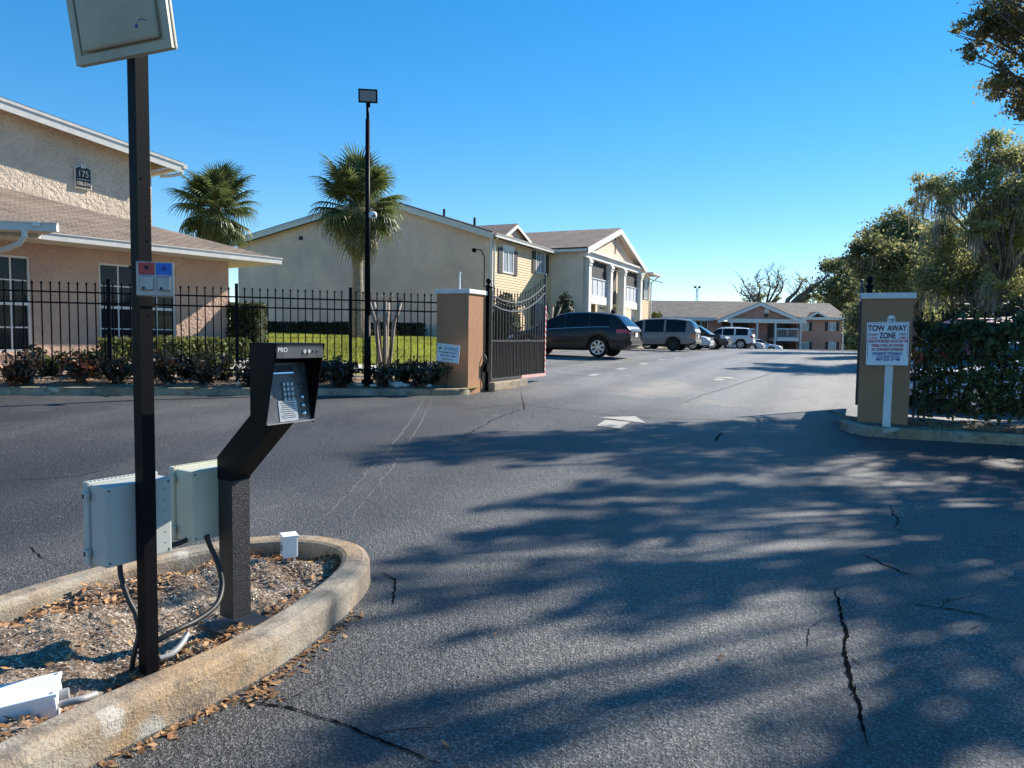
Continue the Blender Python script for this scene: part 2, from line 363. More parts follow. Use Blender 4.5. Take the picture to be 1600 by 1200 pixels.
def mat_mulch():
    m, n, l, b = nmat('mulch'); co = pos(n); a = noise(n, l, co, 55, 4, .75); r = ramp(n, [(.28, (.07,.045,.03)), (.42, (.22,.16,.11)), (.55, (.40,.33,.26)), (.70, (.58,.52,.45))]); l.new(a.outputs[0], r.inputs[0])
    p = noise(n, l, co, 2.0, 4, .6); rp = ramp(n, [(.4, (.55,.45,.38)), (.62, (1.25,1.2,1.15))]); l.new(p.outputs[0], rp.inputs[0]); l.new(mixc(n, l, 1, r.outputs[0], rp.outputs[0], 'MULTIPLY'), b.inputs['Base Color'])
    b.inputs['Roughness'].default_value = .95; bump(n, l, b, mth(n, l, 'ADD', a.outputs[0], noise(n, l, co, 18, 4).outputs[0]), 1, .03)
mat_mulch()
def mat_grass():
    m, n, l, b = nmat('grass'); co = pos(n); a = noise(n, l, co, 1.5, 6, .7); r = ramp(n, [(.3, (.13,.15,.03)), (.55, (.27,.29,.05)), (.75, (.40,.39,.09))]); l.new(a.outputs[0], r.inputs[0]); l.new(r.outputs[0], b.inputs['Base Color']); b.inputs['Roughness'].default_value = .9
    bump(n, l, b, noise(n, l, co, 70, 3).outputs[0], .8, .04)
mat_grass()
def mat_tape():
    m, n, l, b = nmat('striped_tape'); co = pos(n); sx = n.new('ShaderNodeSeparateXYZ'); l.new(co, sx.inputs[0])
    q = mth(n, l, 'ADD', mth(n, l, 'ADD', sx.outputs[2], mth(n, l, 'MULTIPLY', sx.outputs[1], .9)), mth(n, l, 'MULTIPLY', sx.outputs[0], .6))
    s = mth(n, l, 'GREATER_THAN', mth(n, l, 'FRACT', mth(n, l, 'MULTIPLY', q, 7.0)), .5); l.new(mixc(n, l, s, (.75,.70,.68), (.55,.05,.04)), b.inputs['Base Color']); b.inputs['Roughness'].default_value = .4
mat_tape()
def mat_bark(name, c1, c2, sc):
    m, n, l, b = nmat(name); co = pos(n); a = noise(n, l, co, 1.0, 5, .7, sc); r = ramp(n, [(.3, c1), (.7, c2)]); l.new(a.outputs[0], r.inputs[0]); l.new(r.outputs[0], b.inputs['Base Color']); b.inputs['Roughness'].default_value = .95; bump(n, l, b, a.outputs[0], 1, .05)
mat_bark('bark_oak', (.06,.05,.045), (.18,.155,.13), (9, 9, 3)); mat_bark('bark_palm', (.12,.09,.07), (.40,.33,.26), (6, 6, 22)); mat_bark('bark_myrtle', (.24,.18,.14), (.50,.42,.35), (14, 14, 3)); mat_bark('boot', (.10,.06,.035), (.30,.20,.12), (20, 20, 8))

simple('white_trim', (.74,.72,.68), .5, var=.05); simple('white_paint', (.78,.77,.74), .55, var=.06, scale=3)
simple('gutter_white', (.66,.63,.58), .4, var=.06); simple('soffit', (.60,.52,.42), .7, var=.05)
simple('cap_white', (.72,.71,.68), .6, var=.08, scale=9, bmp=.2); simple('galvanised', (.33,.34,.36), .38, .7, var=.1, scale=14)
simple('panel_beige', (.40,.38,.29), .55, var=.08, scale=5); simple('enclosure_grey', (.42,.44,.41), .45, var=.04, scale=5); simple('enclosure_cream', (.52,.52,.40), .45, var=.04, scale=5)
simple('pvc_white', (.78,.79,.80), .4, var=.03); simple('pvc_grey', (.30,.30,.30), .45, var=.05); simple('cable_black', (.016,.016,.017), .5, var=.2); simple('rubber', (.018,.018,.019), .8, var=.2, spec=.3)
simple('face_steel', (.10,.10,.105), .38, .35, var=.18, scale=25); simple('hood_black', (.006,.006,.0075), .4, var=.2, scale=12, spec=.1); simple('gate_steel', (.055,.056,.060), .42, .3, var=.1); simple('chrome', (.75,.75,.76), .14, 1, var=.05); simple('alloy', (.62,.63,.65), .28, .9, var=.05); simple('dark_rim', (.03,.03,.032), .4, .4)
simple('label_plate', (.42,.42,.42), .35, .4, var=.08, scale=40); simple('label_red', (.52,.055,.045), .45, var=.1, scale=40); simple('label_blue', (.02,.13,.52), .45, var=.1, scale=40)
simple('sign_white', (.80,.80,.82), .4, var=.03); simple('print_black', (.02,.02,.03), .6); simple('print_red', (.50,.05,.06), .6); simple('print_maroon', (.10,.015,.05), .6); simple('print_blue', (.02,.06,.30), .6); simple('print_teal', (.05,.22,.26), .6); simple('print_green', (.05,.20,.06), .6)
simple('plaque_brown', (.035,.025,.022), .5); simple('plaque_cream', (.70,.64,.54), .5); simple('shutter', (.035,.028,.032), .55); simple('screen_dark', (.03,.03,.033), .8); simple('railing_grey', (.58,.60,.63), .6); simple('door_dark', (.10,.085,.075), .6)
simple('siding', (.66,.49,.29), .6, var=.05, scale=2); simple('column_white', (.72,.69,.64), .6, var=.05); simple('sidewalk', (.50,.47,.42), .85, var=.12, scale=3, bmp=.3); simple('road_paint', (.42,.39,.33), .7, var=.14, scale=14); simple('earth', (.06,.065,.03), .95, var=.25, scale=.1)
simple('crack_dark', (.012,.012,.012), 1.0, spec=0); simple('crack_sealed', (.105,.102,.098), .9, var=.2, scale=9); simple('rock_white', (.66,.63,.58), .85, var=.15, scale=12, bmp=.5, bscale=30); simple('lens_grey', (.28,.28,.30), .3, var=.05)
for nm, c in dict(paint_charcoal=(.020,.017,.017), paint_taupe=(.25,.21,.19), paint_brown=(.045,.034,.030), paint_white=(.72,.73,.75), paint_silver=(.52,.53,.55), paint_maroon=(.20,.025,.035), paint_pale=(.60,.64,.68)).items():
    simple(nm, c, .38, .15 if nm not in ('paint_white',) else 0, var=.03, coat=.35, spec=.3)
simple('light_red', (.62,.03,.03), .15, coat=1); simple('light_clear', (.62,.63,.64), .1, coat=1); simple('light_orange', (.65,.16,.03), .15, coat=1); simple('trim_black', (.02,.02,.021), .6)
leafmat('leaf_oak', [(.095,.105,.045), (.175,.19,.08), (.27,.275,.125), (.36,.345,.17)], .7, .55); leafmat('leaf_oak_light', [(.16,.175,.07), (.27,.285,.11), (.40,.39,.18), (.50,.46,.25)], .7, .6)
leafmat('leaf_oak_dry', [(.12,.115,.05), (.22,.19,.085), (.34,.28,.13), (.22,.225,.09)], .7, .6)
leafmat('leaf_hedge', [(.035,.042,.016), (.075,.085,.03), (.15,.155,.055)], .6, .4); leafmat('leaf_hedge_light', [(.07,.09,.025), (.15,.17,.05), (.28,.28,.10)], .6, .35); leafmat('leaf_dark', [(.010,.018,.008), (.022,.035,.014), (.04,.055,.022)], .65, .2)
leafmat('leaf_croton', [(.022,.016,.014), (.05,.024,.022), (.03,.042,.018), (.07,.03,.026), (.03,.034,.018)], .35, .25); leafmat('leaf_croton_red', [(.05,.02,.015), (.12,.035,.025), (.26,.08,.035), (.05,.04,.02), (.06,.03,.025)], .35, .35)
leafmat('palm_leaf', [(.065,.095,.03), (.13,.165,.055), (.24,.265,.11)], .4, .45); leafmat('palm_old', [(.09,.10,.03), (.20,.17,.06), (.34,.25,.10)], .5, .3); leafmat('moss', [(.16,.15,.13), (.26,.245,.21), (.38,.355,.30)], .9, .3)
leafmat('litter', [(.14,.065,.03), (.34,.165,.07), (.48,.29,.14), (.26,.12,.055)], .8, .1); leafmat('chips', [(.08,.05,.035), (.24,.15,.10), (.46,.39,.32), (.62,.57,.51), (.30,.16,.09)], .9, 0.0); leafmat('grass_blade', [(.20,.24,.03), (.34,.37,.06), (.48,.47,.12)], .7, .45)
leafmat('twig', [(.14,.12,.11), (.26,.23,.21)], .9, 0.0)

def text(name, body, size, mat, parent, o, X, Z, off=.002, align='CENTER', sx=1.0, bold=0.0):
    c = bpy.data.curves.new(name, 'FONT'); c.body = body; c.size = size; c.align_x = align; c.align_y = 'CENTER'; c.offset = bold
    t = bpy.data.objects.new(name+'_tmp', c); COL.objects.link(t)
    dg = bpy.context.evaluated_depsgraph_get(); me = bpy.data.meshes.new_from_object(t.evaluated_get(dg))
    bpy.data.objects.remove(t); bpy.data.curves.remove(c)
    X, Z = V(X).normalized(), V(Z).normalized(); N = X.cross(Z)
    o0 = ORG[parent.name]
    for q in me.vertices: q.co = V(o) + X*(q.co.x*sx) + Z*q.co.y + N*off - o0
    me.name = name; me.materials.clear(); me.materials.append(M[mat])
    ob = bpy.data.objects.new(name, me); COL.objects.link(ob); ob.parent = parent; ORG[ob.name] = o0; return ob

DEP = V((.4226, .9063, 0)); CRS = V((.9063, -.4226, 0)); UP = V((0, 0, 1))

# ------------------------------------------------------------------ ground, road
def grid_obj(name, xs, ys, zf, mat):
    m = MB(); nx, ny = len(xs), len(ys)
    m.v = [(x, y, zf(x, y)) for y in ys for x in xs]
    m.f = [(j*nx+i, j*nx+i+1, (j+1)*nx+i+1, (j+1)*nx+i) for j in range(ny-1) for i in range(nx-1)]
    return m.build(name, mat, None, True)
m = MB(); m.add([(-3000,-3000,-1.7), (3000,-3000,-1.7), (3000,3000,-1.7), (-3000,3000,-1.7)], [(0,1,2,3)])
tag(m.build('ground', 'earth'), kind='structure')
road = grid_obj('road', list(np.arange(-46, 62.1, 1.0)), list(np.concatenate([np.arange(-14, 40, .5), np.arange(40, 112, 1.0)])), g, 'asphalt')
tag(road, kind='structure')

def strip(pts, w, lift, name, mat, parent, jit=0.0, seed=1):
    rg = random.Random(seed); m = MB(); P = []
    for i in range(len(pts)-1):
        a, b = pts[i], pts[i+1]; k = max(1, int((b-a).length/(.025 if jit else .5)))
        P += [a.lerp(b, j/k) for j in range(k)]
    P.append(pts[-1]); vs = []
    wob = 0.0
    for i, p in enumerate(P):
        d = (P[min(i+4, len(P)-1)] - P[max(i-4, 0)]); d.z = 0; d.normalize(); nn = V((-d.y, d.x, 0)); wob = wob*.86 + rg.gauss(0, 1)*jit*.55
        ww = w*((rg.uniform(.3, 1.25)*(.12+math.sin(math.pi*min(1, max(0, i/(len(P)-1))))**.5)) if jit else 1); c = p + nn*wob
        for s_ in (-.5, .5):
            q = c + nn*ww*s_; vs.append((q.x, q.y, g(q.x, q.y)+lift))
    m.add(vs, [(2*i, 2*i+2, 2*i+3, 2*i+1) for i in range(len(P)-1)])
    return m.build(name, mat, parent)
for k, (px, wd, jt) in enumerate([([(1306,918), (1312,960), (1318,1000), (1332,1060), (1345,1110), (1352,1170)], .017, .007), ([(350,1092), (430,1104), (520,1130), (600,1160), (690,1198)], .013, .007),
        ([(590,893), (618,905), (617,945)], .012, .006), ([(1340,865), (1390,885), (1440,905)], .014, .012), ([(1420,945), (1500,955), (1590,975)], .012, .012), ([(1395,790), (1400,830)], .012, .012),
        ([(720,640), (815,632), (880,640), (960,650), (1060,655), (1180,658), (1320,650)], .02, .012), ([(815,612), (818,640), (770,655), (715,690)], .016, .012), ([(45,855), (65,875)], .01, .006), ([(0,752), (120,745), (190,728)], .01, .01), ([(1115,690), (1128,676)], .03, .01)]):
    strip([gground(*q) for q in px], wd, .004, 'crack', 'crack_dark', road, jt, k)
rgc = random.Random(12)
for k, (px, n_) in enumerate([([(1306,918), (1318,1000), (1345,1110), (1352,1170)], 4), ([(350,1092), (520,1130), (690,1198)], 2), ([(1340,865), (1440,905)], 3), ([(1420,945), (1590,975)], 5), ([(720,640), (960,650), (1180,658)], 6), ([(1480,850), (1560,905)], 4), ([(620,760), (560,800)], 3)]):
    PT = [gground(*q) for q in px]
    for j in range(n_):
        i = rgc.randrange(len(PT)-1); a = PT[i].lerp(PT[i+1], rgc.random()); d = (PT[i+1]-PT[i]).normalized(); an = rgc.choice((-1, 1))*rgc.uniform(.5, 1.4); L_ = rgc.uniform(.12, .55)*(1 if k < 2 else 1.4); W_ = [a]
        for q_ in range(4): an += rgc.uniform(-.5, .5); W_.append(W_[-1] + Matrix.Rotation(an, 3, 'Z') @ d*L_/4)
        strip(W_, rgc.uniform(.003, .006), .0042, 'crack', 'crack_dark', road, .004, 100+k*20+j)
for k, px in enumerate([[(664,621), (640,660), (590,725), (520,795), (497,830)], [(678,621), (655,665), (610,735), (556,800), (530,835)], [(1232,575), (1160,598), (1090,620), (1060,632)]]):
    strip([gground(*q) for q in px], .035 if k < 2 else .06, .004, 'sealed_cut', 'crack_sealed', road, .008, 40+k)
def flat_mark(name, px, lift=.008):
    P = [gground(*q) for q in px]; m = MB(); m.add([(p.x, p.y, g(p.x, p.y)+lift) for p in P], [tuple(range(len(P)))]); return m.build(name, 'road_paint', road)
flat_mark('arrow_shaft', [(932,666), (967,670), (986,660), (946,656.5)]); flat_mark('arrow_head', [(935,652.5), (1010,662), (993,651)])
flat_mark('arrow_shaft', [(1114,594), (1126,595.5), (1134,593), (1120,591.5)]); flat_mark('arrow_head', [(1111,590), (1152,593), (1140,589.5)])
# parking stall lines on the left of the drive
P0 = V((1.5, 21.0, 0))
for i in range(12):
    a = P0 + DEP*(2.65*i) + CRS*(-4.6 + .0*i); b = P0 + DEP*(2.65*i) + CRS*.6
    strip([a, b], .10, .006, 'stall_line', 'road_paint', road)
    if i < 5: strip([b + CRS*.28 - DEP*.35, b + CRS*.28 + DEP*.35], .22, .006, 'stall_tick', 'road_paint', road)

# left yard
AP = [(-34,2.64), (-14,9.94), (-8.35,12.0), (-1.55,14.50), (-.95,14.8), (-.72,15.2), (-.66,15.9), (-4.0,20.2), (1.1,33.2), (8,48), (13,58.7)]
BP = [(-64,16), (-52,26), (-47,33), (-42,40), (-39,44), (-37,48), (-35,52), (-33,58), (-26,66), (-15,76), (0,92)]
def dpoly(x, y, P):
    best = 1e9
    for (x0, y0), (x1, y1) in zip(P[:-1], P[1:]):
        dx, dy = x1-x0, y1-y0; t = max(0, min(1, ((x-x0)*dx+(y-y0)*dy)/(dx*dx+dy*dy))); best = min(best, math.hypot(x-x0-t*dx, y-y0-t*dy))
    return best
def yh(x, y):
    d = dpoly(x, y, AP); return g(max(x, -10), min(y, 58)) + .125 + (.06 + .30*sst(17, 22, y))*sst(0, 3.5, d) + .0*d
def dens(P, k): 
    o = []
    for (a, b) in zip(P[:-1], P[1:]): o += [(a[0]+(b[0]-a[0])*i/k, a[1]+(b[1]-a[1])*i/k) for i in range(k)]
    return o + [P[-1]]
A2, B2 = dens(AP, 8), dens(BP, 8)
ts = [0, .004, .01, .018, .028, .04, .055, .075, .1, .13, .17, .22, .28, .36, .46, .6, .8, 1]
m = MB(); nt = len(ts)
for a, b in zip(A2, B2):
    for t in ts:
        x, y = a[0]+(b[0]-a[0])*t, a[1]+(b[1]-a[1])*t; m.v.append((x, y, yh(x, y)))
m.f = [(i*nt+j, (i+1)*nt+j, (i+1)*nt+j+1, i*nt+j+1) for i in range(len(A2)-1) for j in range(nt-1)]
tag(m.build('lawn', 'grass', None, True), kind='structure')

def kerb_path(name, pts, wd, h, closed=False, z0=None, inner_h=None, joints=1.6, label=None):
    """kerb: outer edge along pts, body to the left of the path"""
    m = MB(); pts = [V((*p, 0)) for p in pts]; n = len(pts); prof = [(0, -.1), (0.012, h-.035), (.022, h-.012), (.05, h), (wd-.03, h), (wd-.008, h-.01), (wd, h-.03), (wd, -.1)]; k = len(prof)
    for i, p in enumerate(pts):
        a = pts[(i-1) % n] if closed else pts[max(i-1, 0)]; b = pts[(i+1) % n] if closed else pts[min(i+1, n-1)]
        d = (b-a).normalized(); nn = V((-d.y, d.x, 0))
        for o, z in prof:
            q = p + nn*o; m.v.append((q.x, q.y, (g(p.x, p.y) if z0 is None else z0) + z))
    for i in range(n if closed else n-1):
        j = (i+1) % n
        for c in range(k-1): m.f.append((i*k+c, j*k+c, j*k+c+1, i*k+c+1))
    if not closed: m.f += [tuple(range(k-1, -1, -1)), tuple(range((n-1)*k, n*k))]
    return m.build(name, 'kerb_concrete', None, False)
def smoothp(P, it=2, closed=False):
    for _ in range(it):
        Q = []
        n = len(P)
        for i in range(n if closed else n-1):
            a, b = P[i], P[(i+1) % n]; Q += [(a[0]*.75+b[0]*.25, a[1]*.75+b[1]*.25), (a[0]*.25+b[0]*.75, a[1]*.25+b[1]*.75)]
        if not closed: Q = [P[0]] + Q + [P[-1]]
        P = Q
    return P
kp = [(-30,4.1), (-22,7.02), (-14,9.94), (-11,11.03), (-8.35,12.0), (-6,12.86), (-3.5,13.77), (-1.75,14.40), (-1.2,14.62), (-.92,14.82), (-.85,15.0)]
tag(kerb_path('kerb', smoothp(kp, 2), .16, .135), 'long weathered concrete kerb below the black fence and planting bed', 'kerb')
tag(kerb_path('kerb', smoothp([(-.62,16.05), (-1.9,17.8), (-4.0,20.2), (-3.2,23), (1.1,33.2), (5,41.6), (8,48), (13,58.7)], 1), .15, .12), 'concrete kerb edging the lawn along the parking stalls', 'kerb')
rk = [(5.15,11.5), (5.1,10.95), (5.25,10.72), (5.6,10.6), (7,10.33), (9,9.93), (13,9.1), (20,7.7)]
tag(kerb_path('kerb', smoothp(rk, 2), .16, .15), 'dark concrete kerb in front of the tow sign and right hedge', 'kerb')
# strips of ground on the right
m = MB(); PA = smoothp(rk, 2)
for (x, y) in PA:
    for t in (0, .35, .75, 1.15, 1.6): m.v.append((x+.05+.2*t+(.12 if t > 0 else .1), y+.12+t*.98, g(x, y+t)+.125+.03*math.sin(x*3+t*5)*(t > 0)))
m.f = [(i*5+j, (i+1)*5+j, (i+1)*5+j+1, i*5+j+1) for i in range(len(PA)-1) for j in range(4)]
tag(m.build('planting_bed', 'mulch', None, True), kind='structure')
gr = grid_obj('grass_verge', list(np.arange(19, 75, 2.0)), list(np.arange(26, 112, 2.0)), lambda x, y: g(x, y)+.10+.25*sst(19, 24, x-(.46*(y-26))) - (3 if x-(.46*(y-26)) < 17 else 0), 'grass'); tag(gr, kind='structure')
# mulch bed along the left fence
m = MB(); BPt = dens([(-30,4.25), (-14,10.1), (-8.4,12.15), (-1.75,14.58), (-1.2,14.78)], 10)
for i, (x, y) in enumerate(BPt):
    for t in (0, .4, .8, 1.2, 1.8, 2.6):
        X, Y = x-.34*t, y+.94*t; m.v.append((X, Y, max(yh(X, Y), g(x, y)+.12)+.012+(.025*math.sin(i*1.7+t*9) if 0 < t < 2.6 else 0)*.6 + .03*(0 < t < 2.6)))
m.f = [(i*6+j, (i+1)*6+j, (i+1)*6+j+1, i*6+j+1) for i in range(len(BPt)-1) for j in range(5)]
tag(m.build('fence_bed', 'mulch', None, True), kind='structure')
# pale walk inside the fence
m = MB(); WPt = dens([(-30,7.5), (-8.9,15.2), (-6.4,16.8), (-3.4,17.8), (-1.6,17.5)], 8)
for i, (x, y) in enumerate(WPt):
    for t in (-.5, .6, 2.0): X, Y = x-.34*t, y+.94*t; m.v.append((X, Y, yh(X, Y)+.03))
m.f = [(i*3+j, (i+1)*3+j, (i+1)*3+j+1, i*3+j+1) for i in range(len(WPt)-1) for j in range(2)]
tag(m.build('path', 'sidewalk', None, True), kind='structure')

# ------------------------------------------------------------------ island with kerb
IP = smoothp([(-1.95,.6), (-1.66,1.55), (-1.36,2.30), (-1.19,2.60), (-1.08,2.78), (-.96,3.04), (-.85,3.42), (-.77,3.85), (-.78,4.15), (-.86,4.37), (-1.02,4.53), (-1.25,4.62), (-1.5,4.60), (-1.78,4.48), (-2.14,4.12), (-2.36,3.74), (-2.5,3.4), (-2.8,2.6), (-3.3,1.3), (-3.5,.6)], 3)
tag(kerb_path('kerb', IP, .17, .15, z0=0.0), 'stained concrete kerb curving round the island under the keypad', 'kerb')
ctr = V((-1.75, 3.0, 0)); rng = np.random.default_rng(5)
inner = []
for i in range(len(IP)):
    a, b = V((*IP[max(i-1,0)], 0)), V((*IP[min(i+1, len(IP)-1)], 0)); d = (b-a).normalized(); q = V((*IP[i], 0)) + V((-d.y, d.x, 0))*.166; inner.append(q)
half = len(inner)//2; m = MB(); nk = 26
L = [inner[i] for i in range(half)]; Rr = [inner[len(inner)-1-i] for i in range(half)]
def mz(x, y): return .075 + .022*math.sin(x*7+y*3) + .02*math.sin(y*11-x*5) + .012*math.sin(x*23+y*19)
for a, b in zip(L, Rr):
    for k in range(nk+1):
        q = a.lerp(b, k/nk); e = min(k, nk-k)/nk; m.v.append((q.x, q.y, mz(q.x, q.y) - (.03 if e == 0 else 0)))
m.f = [(i*(nk+1)+k, i*(nk+1)+k+1, (i+1)*(nk+1)+k+1, (i+1)*(nk+1)+k) for i in range(half-1) for k in range(nk)]
tag(m.build('island_bed', 'mulch', None, True), kind='structure')
# mulch chips, dead leaves (uncountable)
def scatter_island(n, edge=0.0):
    o = []
    while len(o) < n:
        i = rng.integers(0, half-1); t = rng.uniform(.03, .97)
        if edge and rng.uniform() < edge: t = rng.choice([rng.uniform(.03, .16), rng.uniform(.80, .97)])
        q = L[i].lerp(L[i+1], rng.uniform()).lerp(Rr[i].lerp(Rr[i+1], rng.uniform()), t)
        if q.y > 1.6: o.append((q.x, q.y, mz(q.x, q.y)+.006))
    return np.array(o)
tag(npmesh('mulch_chips', leaves(scatter_island(16000), .0095, rng, .35, 1.2), 4, 'chips'), 'pale and brown mulch chips covering the island bed', 'mulch', kind='stuff')
tag(npmesh('leaf_litter', leaves(scatter_island(1700, .85), .022, rng, .45, 1.0)+np.array([0,0,.006]), 4, 'litter'), 'dry brown leaves gathered along the island kerb', 'leaf litter', kind='stuff')
lp = []
for i in range(320):
    k = rng.integers(int(len(IP)*.06), int(len(IP)*.36)); p = IP[k]; lp.append((p[0]+abs(rng.normal())*.035+.01, p[1]-abs(rng.normal())*.03, .010))
for i in range(60): q = gground(rng.normal(415, 14), rng.normal(1083, 7)); lp.append((q.x, q.y, .009))
for i in range(9): q = gground(rng.uniform(400, 1500), rng.uniform(700, 1190)); lp.append((q.x, q.y, g(q.x, q.y)+.012))
tag(npmesh('leaf_litter', leaves(np.array(lp), .02, rng, .45, 1.4), 4, 'litter'), 'dry leaves strewn on the asphalt beside the island kerb', 'leaf litter', kind='stuff')
lp = np.array([[*(lambda s, t: (-8.4+6.7*s-.34*t, 12.15+2.43*s+.94*t))(rng.uniform(-.15, 1), rng.uniform(.05, 1.4)), 0] for _ in range(2600)])
lp[:, 2] = [max(yh(x, y), g(x, y)+.12)+.05 for x, y, _ in lp]
tag(npmesh('leaf_litter', leaves(lp, .03, rng, .45, 1.0), 4, 'litter'), 'brown leaves and mulch under the black fence', 'leaf litter', kind='stuff')
lp = np.array([[rng.uniform(6.2, 12), 0, 0] for _ in range(1500)]); lp[:, 1] = 10.75-.2*(lp[:, 0]-5.6)+rng.uniform(.05, 1.3, 1500); lp[:, 2] = [g(x, y)+.17 for x, y, _ in lp]
tag(npmesh('leaf_litter', leaves(lp, .035, rng, .45, 1.0), 4, 'litter'), 'brown leaves under the right hedge', 'leaf litter', kind='stuff')

# ------------------------------------------------------------------ keypad pedestal, posts, boxes
AD = V((.85, -.527, 0)); ED = V((.527, .85, 0))     # facing direction and its sideways direction
PP = V((-1.42, 2.83, .06)); KP = V((-1.25, 3.29, .06))
t = thing('reader_post', PP, 'tall chipped black square steel post standing in the island', 'post')
m = MB(); m.box(PP + UP*1.40, (.052, .052, 2.8), (AD, ED, UP)); m.build('post', 'black_steel', t)
for k, z in enumerate((1.93, 1.70, 1.55, 1.42, 1.24)):
    m = MB(); c = PP + UP*z + AD*.0265 + ED*(.010 if k % 2 else -.01); m.cyl(c, c+AD*.0015, .0035, n=8); m.build('bolt_hole', 'crack_dark', t)
for z in (1.46, 1.60):
    m = MB(); m.box(PP + UP*z, (.064, .064, .012), (AD, ED, UP)); m.build('clamp_band', 'black_steel', t)
# flat panel reader on top
pc = at(196, -10, 2.78); fn = V((-.30, -.90, -.12)).normalized(); sx_ = V((0,0,1)).cross(-fn).normalized(); sx_ = (Matrix.Rotation(math.radians(2.5), 3, fn) @ sx_); sx_ = sx_ if sx_.x > 0 else -sx_; sz_ = sx_.cross(-fn).normalized(); sz_ = sz_ if sz_.z > 0 else -sz_
hz_ = .235; lowmid = at(199, 92, 2.78); pc = lowmid + sz_*hz_
t = thing('card_reader', pc - sz_*hz_, 'beige plastic flat panel reader tilted on top of the black post', 'card reader')
m = MB(); m.bevbox(pc, (.455, .022, hz_*2), .01, (sx_, -fn, sz_)); m.build('back_plate', 'panel_beige', t, True)
def ring(m, c, w_, h_, b_, d0, d1):
    o = [c + sx_*x*w_/2 + sz_*z*h_/2 for x, z in ((-1,-1), (1,-1), (1,1), (-1,1))]; i_ = [c + sx_*x*(w_/2-b_) + sz_*z*(h_/2-b_) for x, z in ((-1,-1), (1,-1), (1,1), (-1,1))]
    vs = [p + fn*d0 for p in o] + [p + fn*d1 for p in o] + [p + fn*d1 for p in i_] + [p + fn*d0 for p in i_]
    m.add(vs, [(4*r_+k, 4*r_+(k+1) % 4, 4*(r_+1)+(k+1) % 4, 4*(r_+1)+k) for r_ in range(3) for k in range(4)])
m = MB(); ring(m, pc, .45, hz_*2-.005, .030, .008, .020); m.build('rim', 'panel_beige', t)
m = MB(); m.bevbox(pc+fn*.020, (.355, .022, hz_*2-.085), .010, (sx_, -fn, sz_)); fp = m.build('front_face', 'panel_beige', t, True)
sc = pc + sx_*.115 - sz_*(hz_-.095) + fn*.032
m = MB(); m.add([sc + (sx_*math.cos(a)+sz_*math.sin(a))*(.011 if k % 2 == 0 else .0045) - sx_*.022 - sz_*.004 for k, a in enumerate([math.pi/2+math.pi*i/5 for i in range(10)])], [tuple(range(10))])
sw = [sc + sx_*(-.016+.045*i/8) + sz_*(.004+.010*math.sin(math.pi*(i/8)**.7)) for i in range(9)]; m.add([p for q in sw for p in (q, q+sz_*.0035)], [(2*i, 2*i+2, 2*i+3, 2*i+1) for i in range(8)])
m.build('star_logo', 'print_blue', fp)
m = MB(); m.box(PP+UP*2.72-AD*.0, (.05, .09, .16), (AD, ED, UP)); m.build('bracket', 'black_steel', t)
# emergency switch box on post
SN = V((.42, -.9075, 0)); SX = V((.9075, .42, 0)); sc = at(243, 437, 2.74)
t = thing('switch_box', sc - UP*.065, 'small grey fire switch box with red and blue labels on the post', 'switch box')
m = MB(); m.bevbox(sc, (.125, .07, .125), .004, (SX, -SN, UP)); m.build('housing', 'galvanised', t)
fc = sc + SN*.0355
for s_, mt in ((-1, 'label_red'), (1, 'label_blue')):
    m = MB(); m.box(fc + SX*s_*.0285 + UP*.037, (.053, .002, .042), (SX, -SN, UP)); lb = m.build('label_panel', mt, t)
    m = MB(); m.cyl(fc+SX*s_*.0285+UP*.040+SN*.001, fc+SX*s_*.0285+UP*.040+SN*.0025, .008, n=12); m.build('symbol', 'print_black' if s_ < 0 else 'print_blue', lb)
    m = MB(); m.bevbox(fc + SX*s_*.0285 - UP*.016 + SN*.008, (.042, .018, .052), .004, (SX, -SN, UP)); ld_ = m.build('lock_lid', 'chrome' if 0 else 'galvanised', t)
    m = MB(); m.cyl(fc+SX*(s_*.0285-.010)-UP*.034+SN*.016, fc+SX*(s_*.0285-.010)-UP*.034+SN*.019, .005, n=10); m.build('lock', 'print_black', ld_)
    m = MB(); m.cyl(fc+SX*(s_*.0285-.02)+UP*.010+SN*.012, fc+SX*(s_*.0285+.02)+UP*.010+SN*.012, .005, n=8); m.build('hinge', 'galvanised', ld_)
# gooseneck pedestal
t = thing('keypad_pedestal', KP, 'black gooseneck pedestal with square post bolted to the island', 'pedestal')
m = MB(); m.box(KP+UP*.030+AD*.03, (.26, .24, .016), (AD, ED, UP)); bp = m.build('base_plate', 'hammered_black', t)
for a in (-1, 1):
    for b in (-1, 1):
        c = KP+UP*.038+AD*(.03+a*.105)+ED*b*.095; m = MB(); m.cyl(c, c+UP*.018, .010, n=6); m.build('bolt', 'galvanised', bp)
zt = .80
m = MB(); h = .05
m.box(KP+UP*((zt-.06)/2+.035), (.094, .094, zt-.06-.07), (AD, ED, UP)); m.build('post', 'hammered_black', t)
c0 = KP + UP*(zt-.10); c1 = KP + AD*.30 + UP*(zt+.205)
m = MB(); q0 = [c0-AD*.05-ED*.05, c0-AD*.05+ED*.05, c0+AD*.05+ED*.05, c0+AD*.05-ED*.05]
q1 = [c0+UP*.10-AD*.05-ED*.05, c0+UP*.10-AD*.05+ED*.05, c0+AD*.05+ED*.05+UP*.012, c0+AD*.05-ED*.05+UP*.012]
q2 = [c1-AD*.055-ED*.05+UP*.06, c1-AD*.055+ED*.05+UP*.06, c1+AD*.045+ED*.05-UP*.022, c1+AD*.045-ED*.05-UP*.022]
m.add(q0+q1+q2, [(4*r_+k, 4*r_+(k+1) % 4, 4*(r_+1)+(k+1) % 4, 4*(r_+1)+k) for r_ in range(2) for k in range(4)]+[(11,10,9,8)]); m.build('arm', 'hood_black', t)
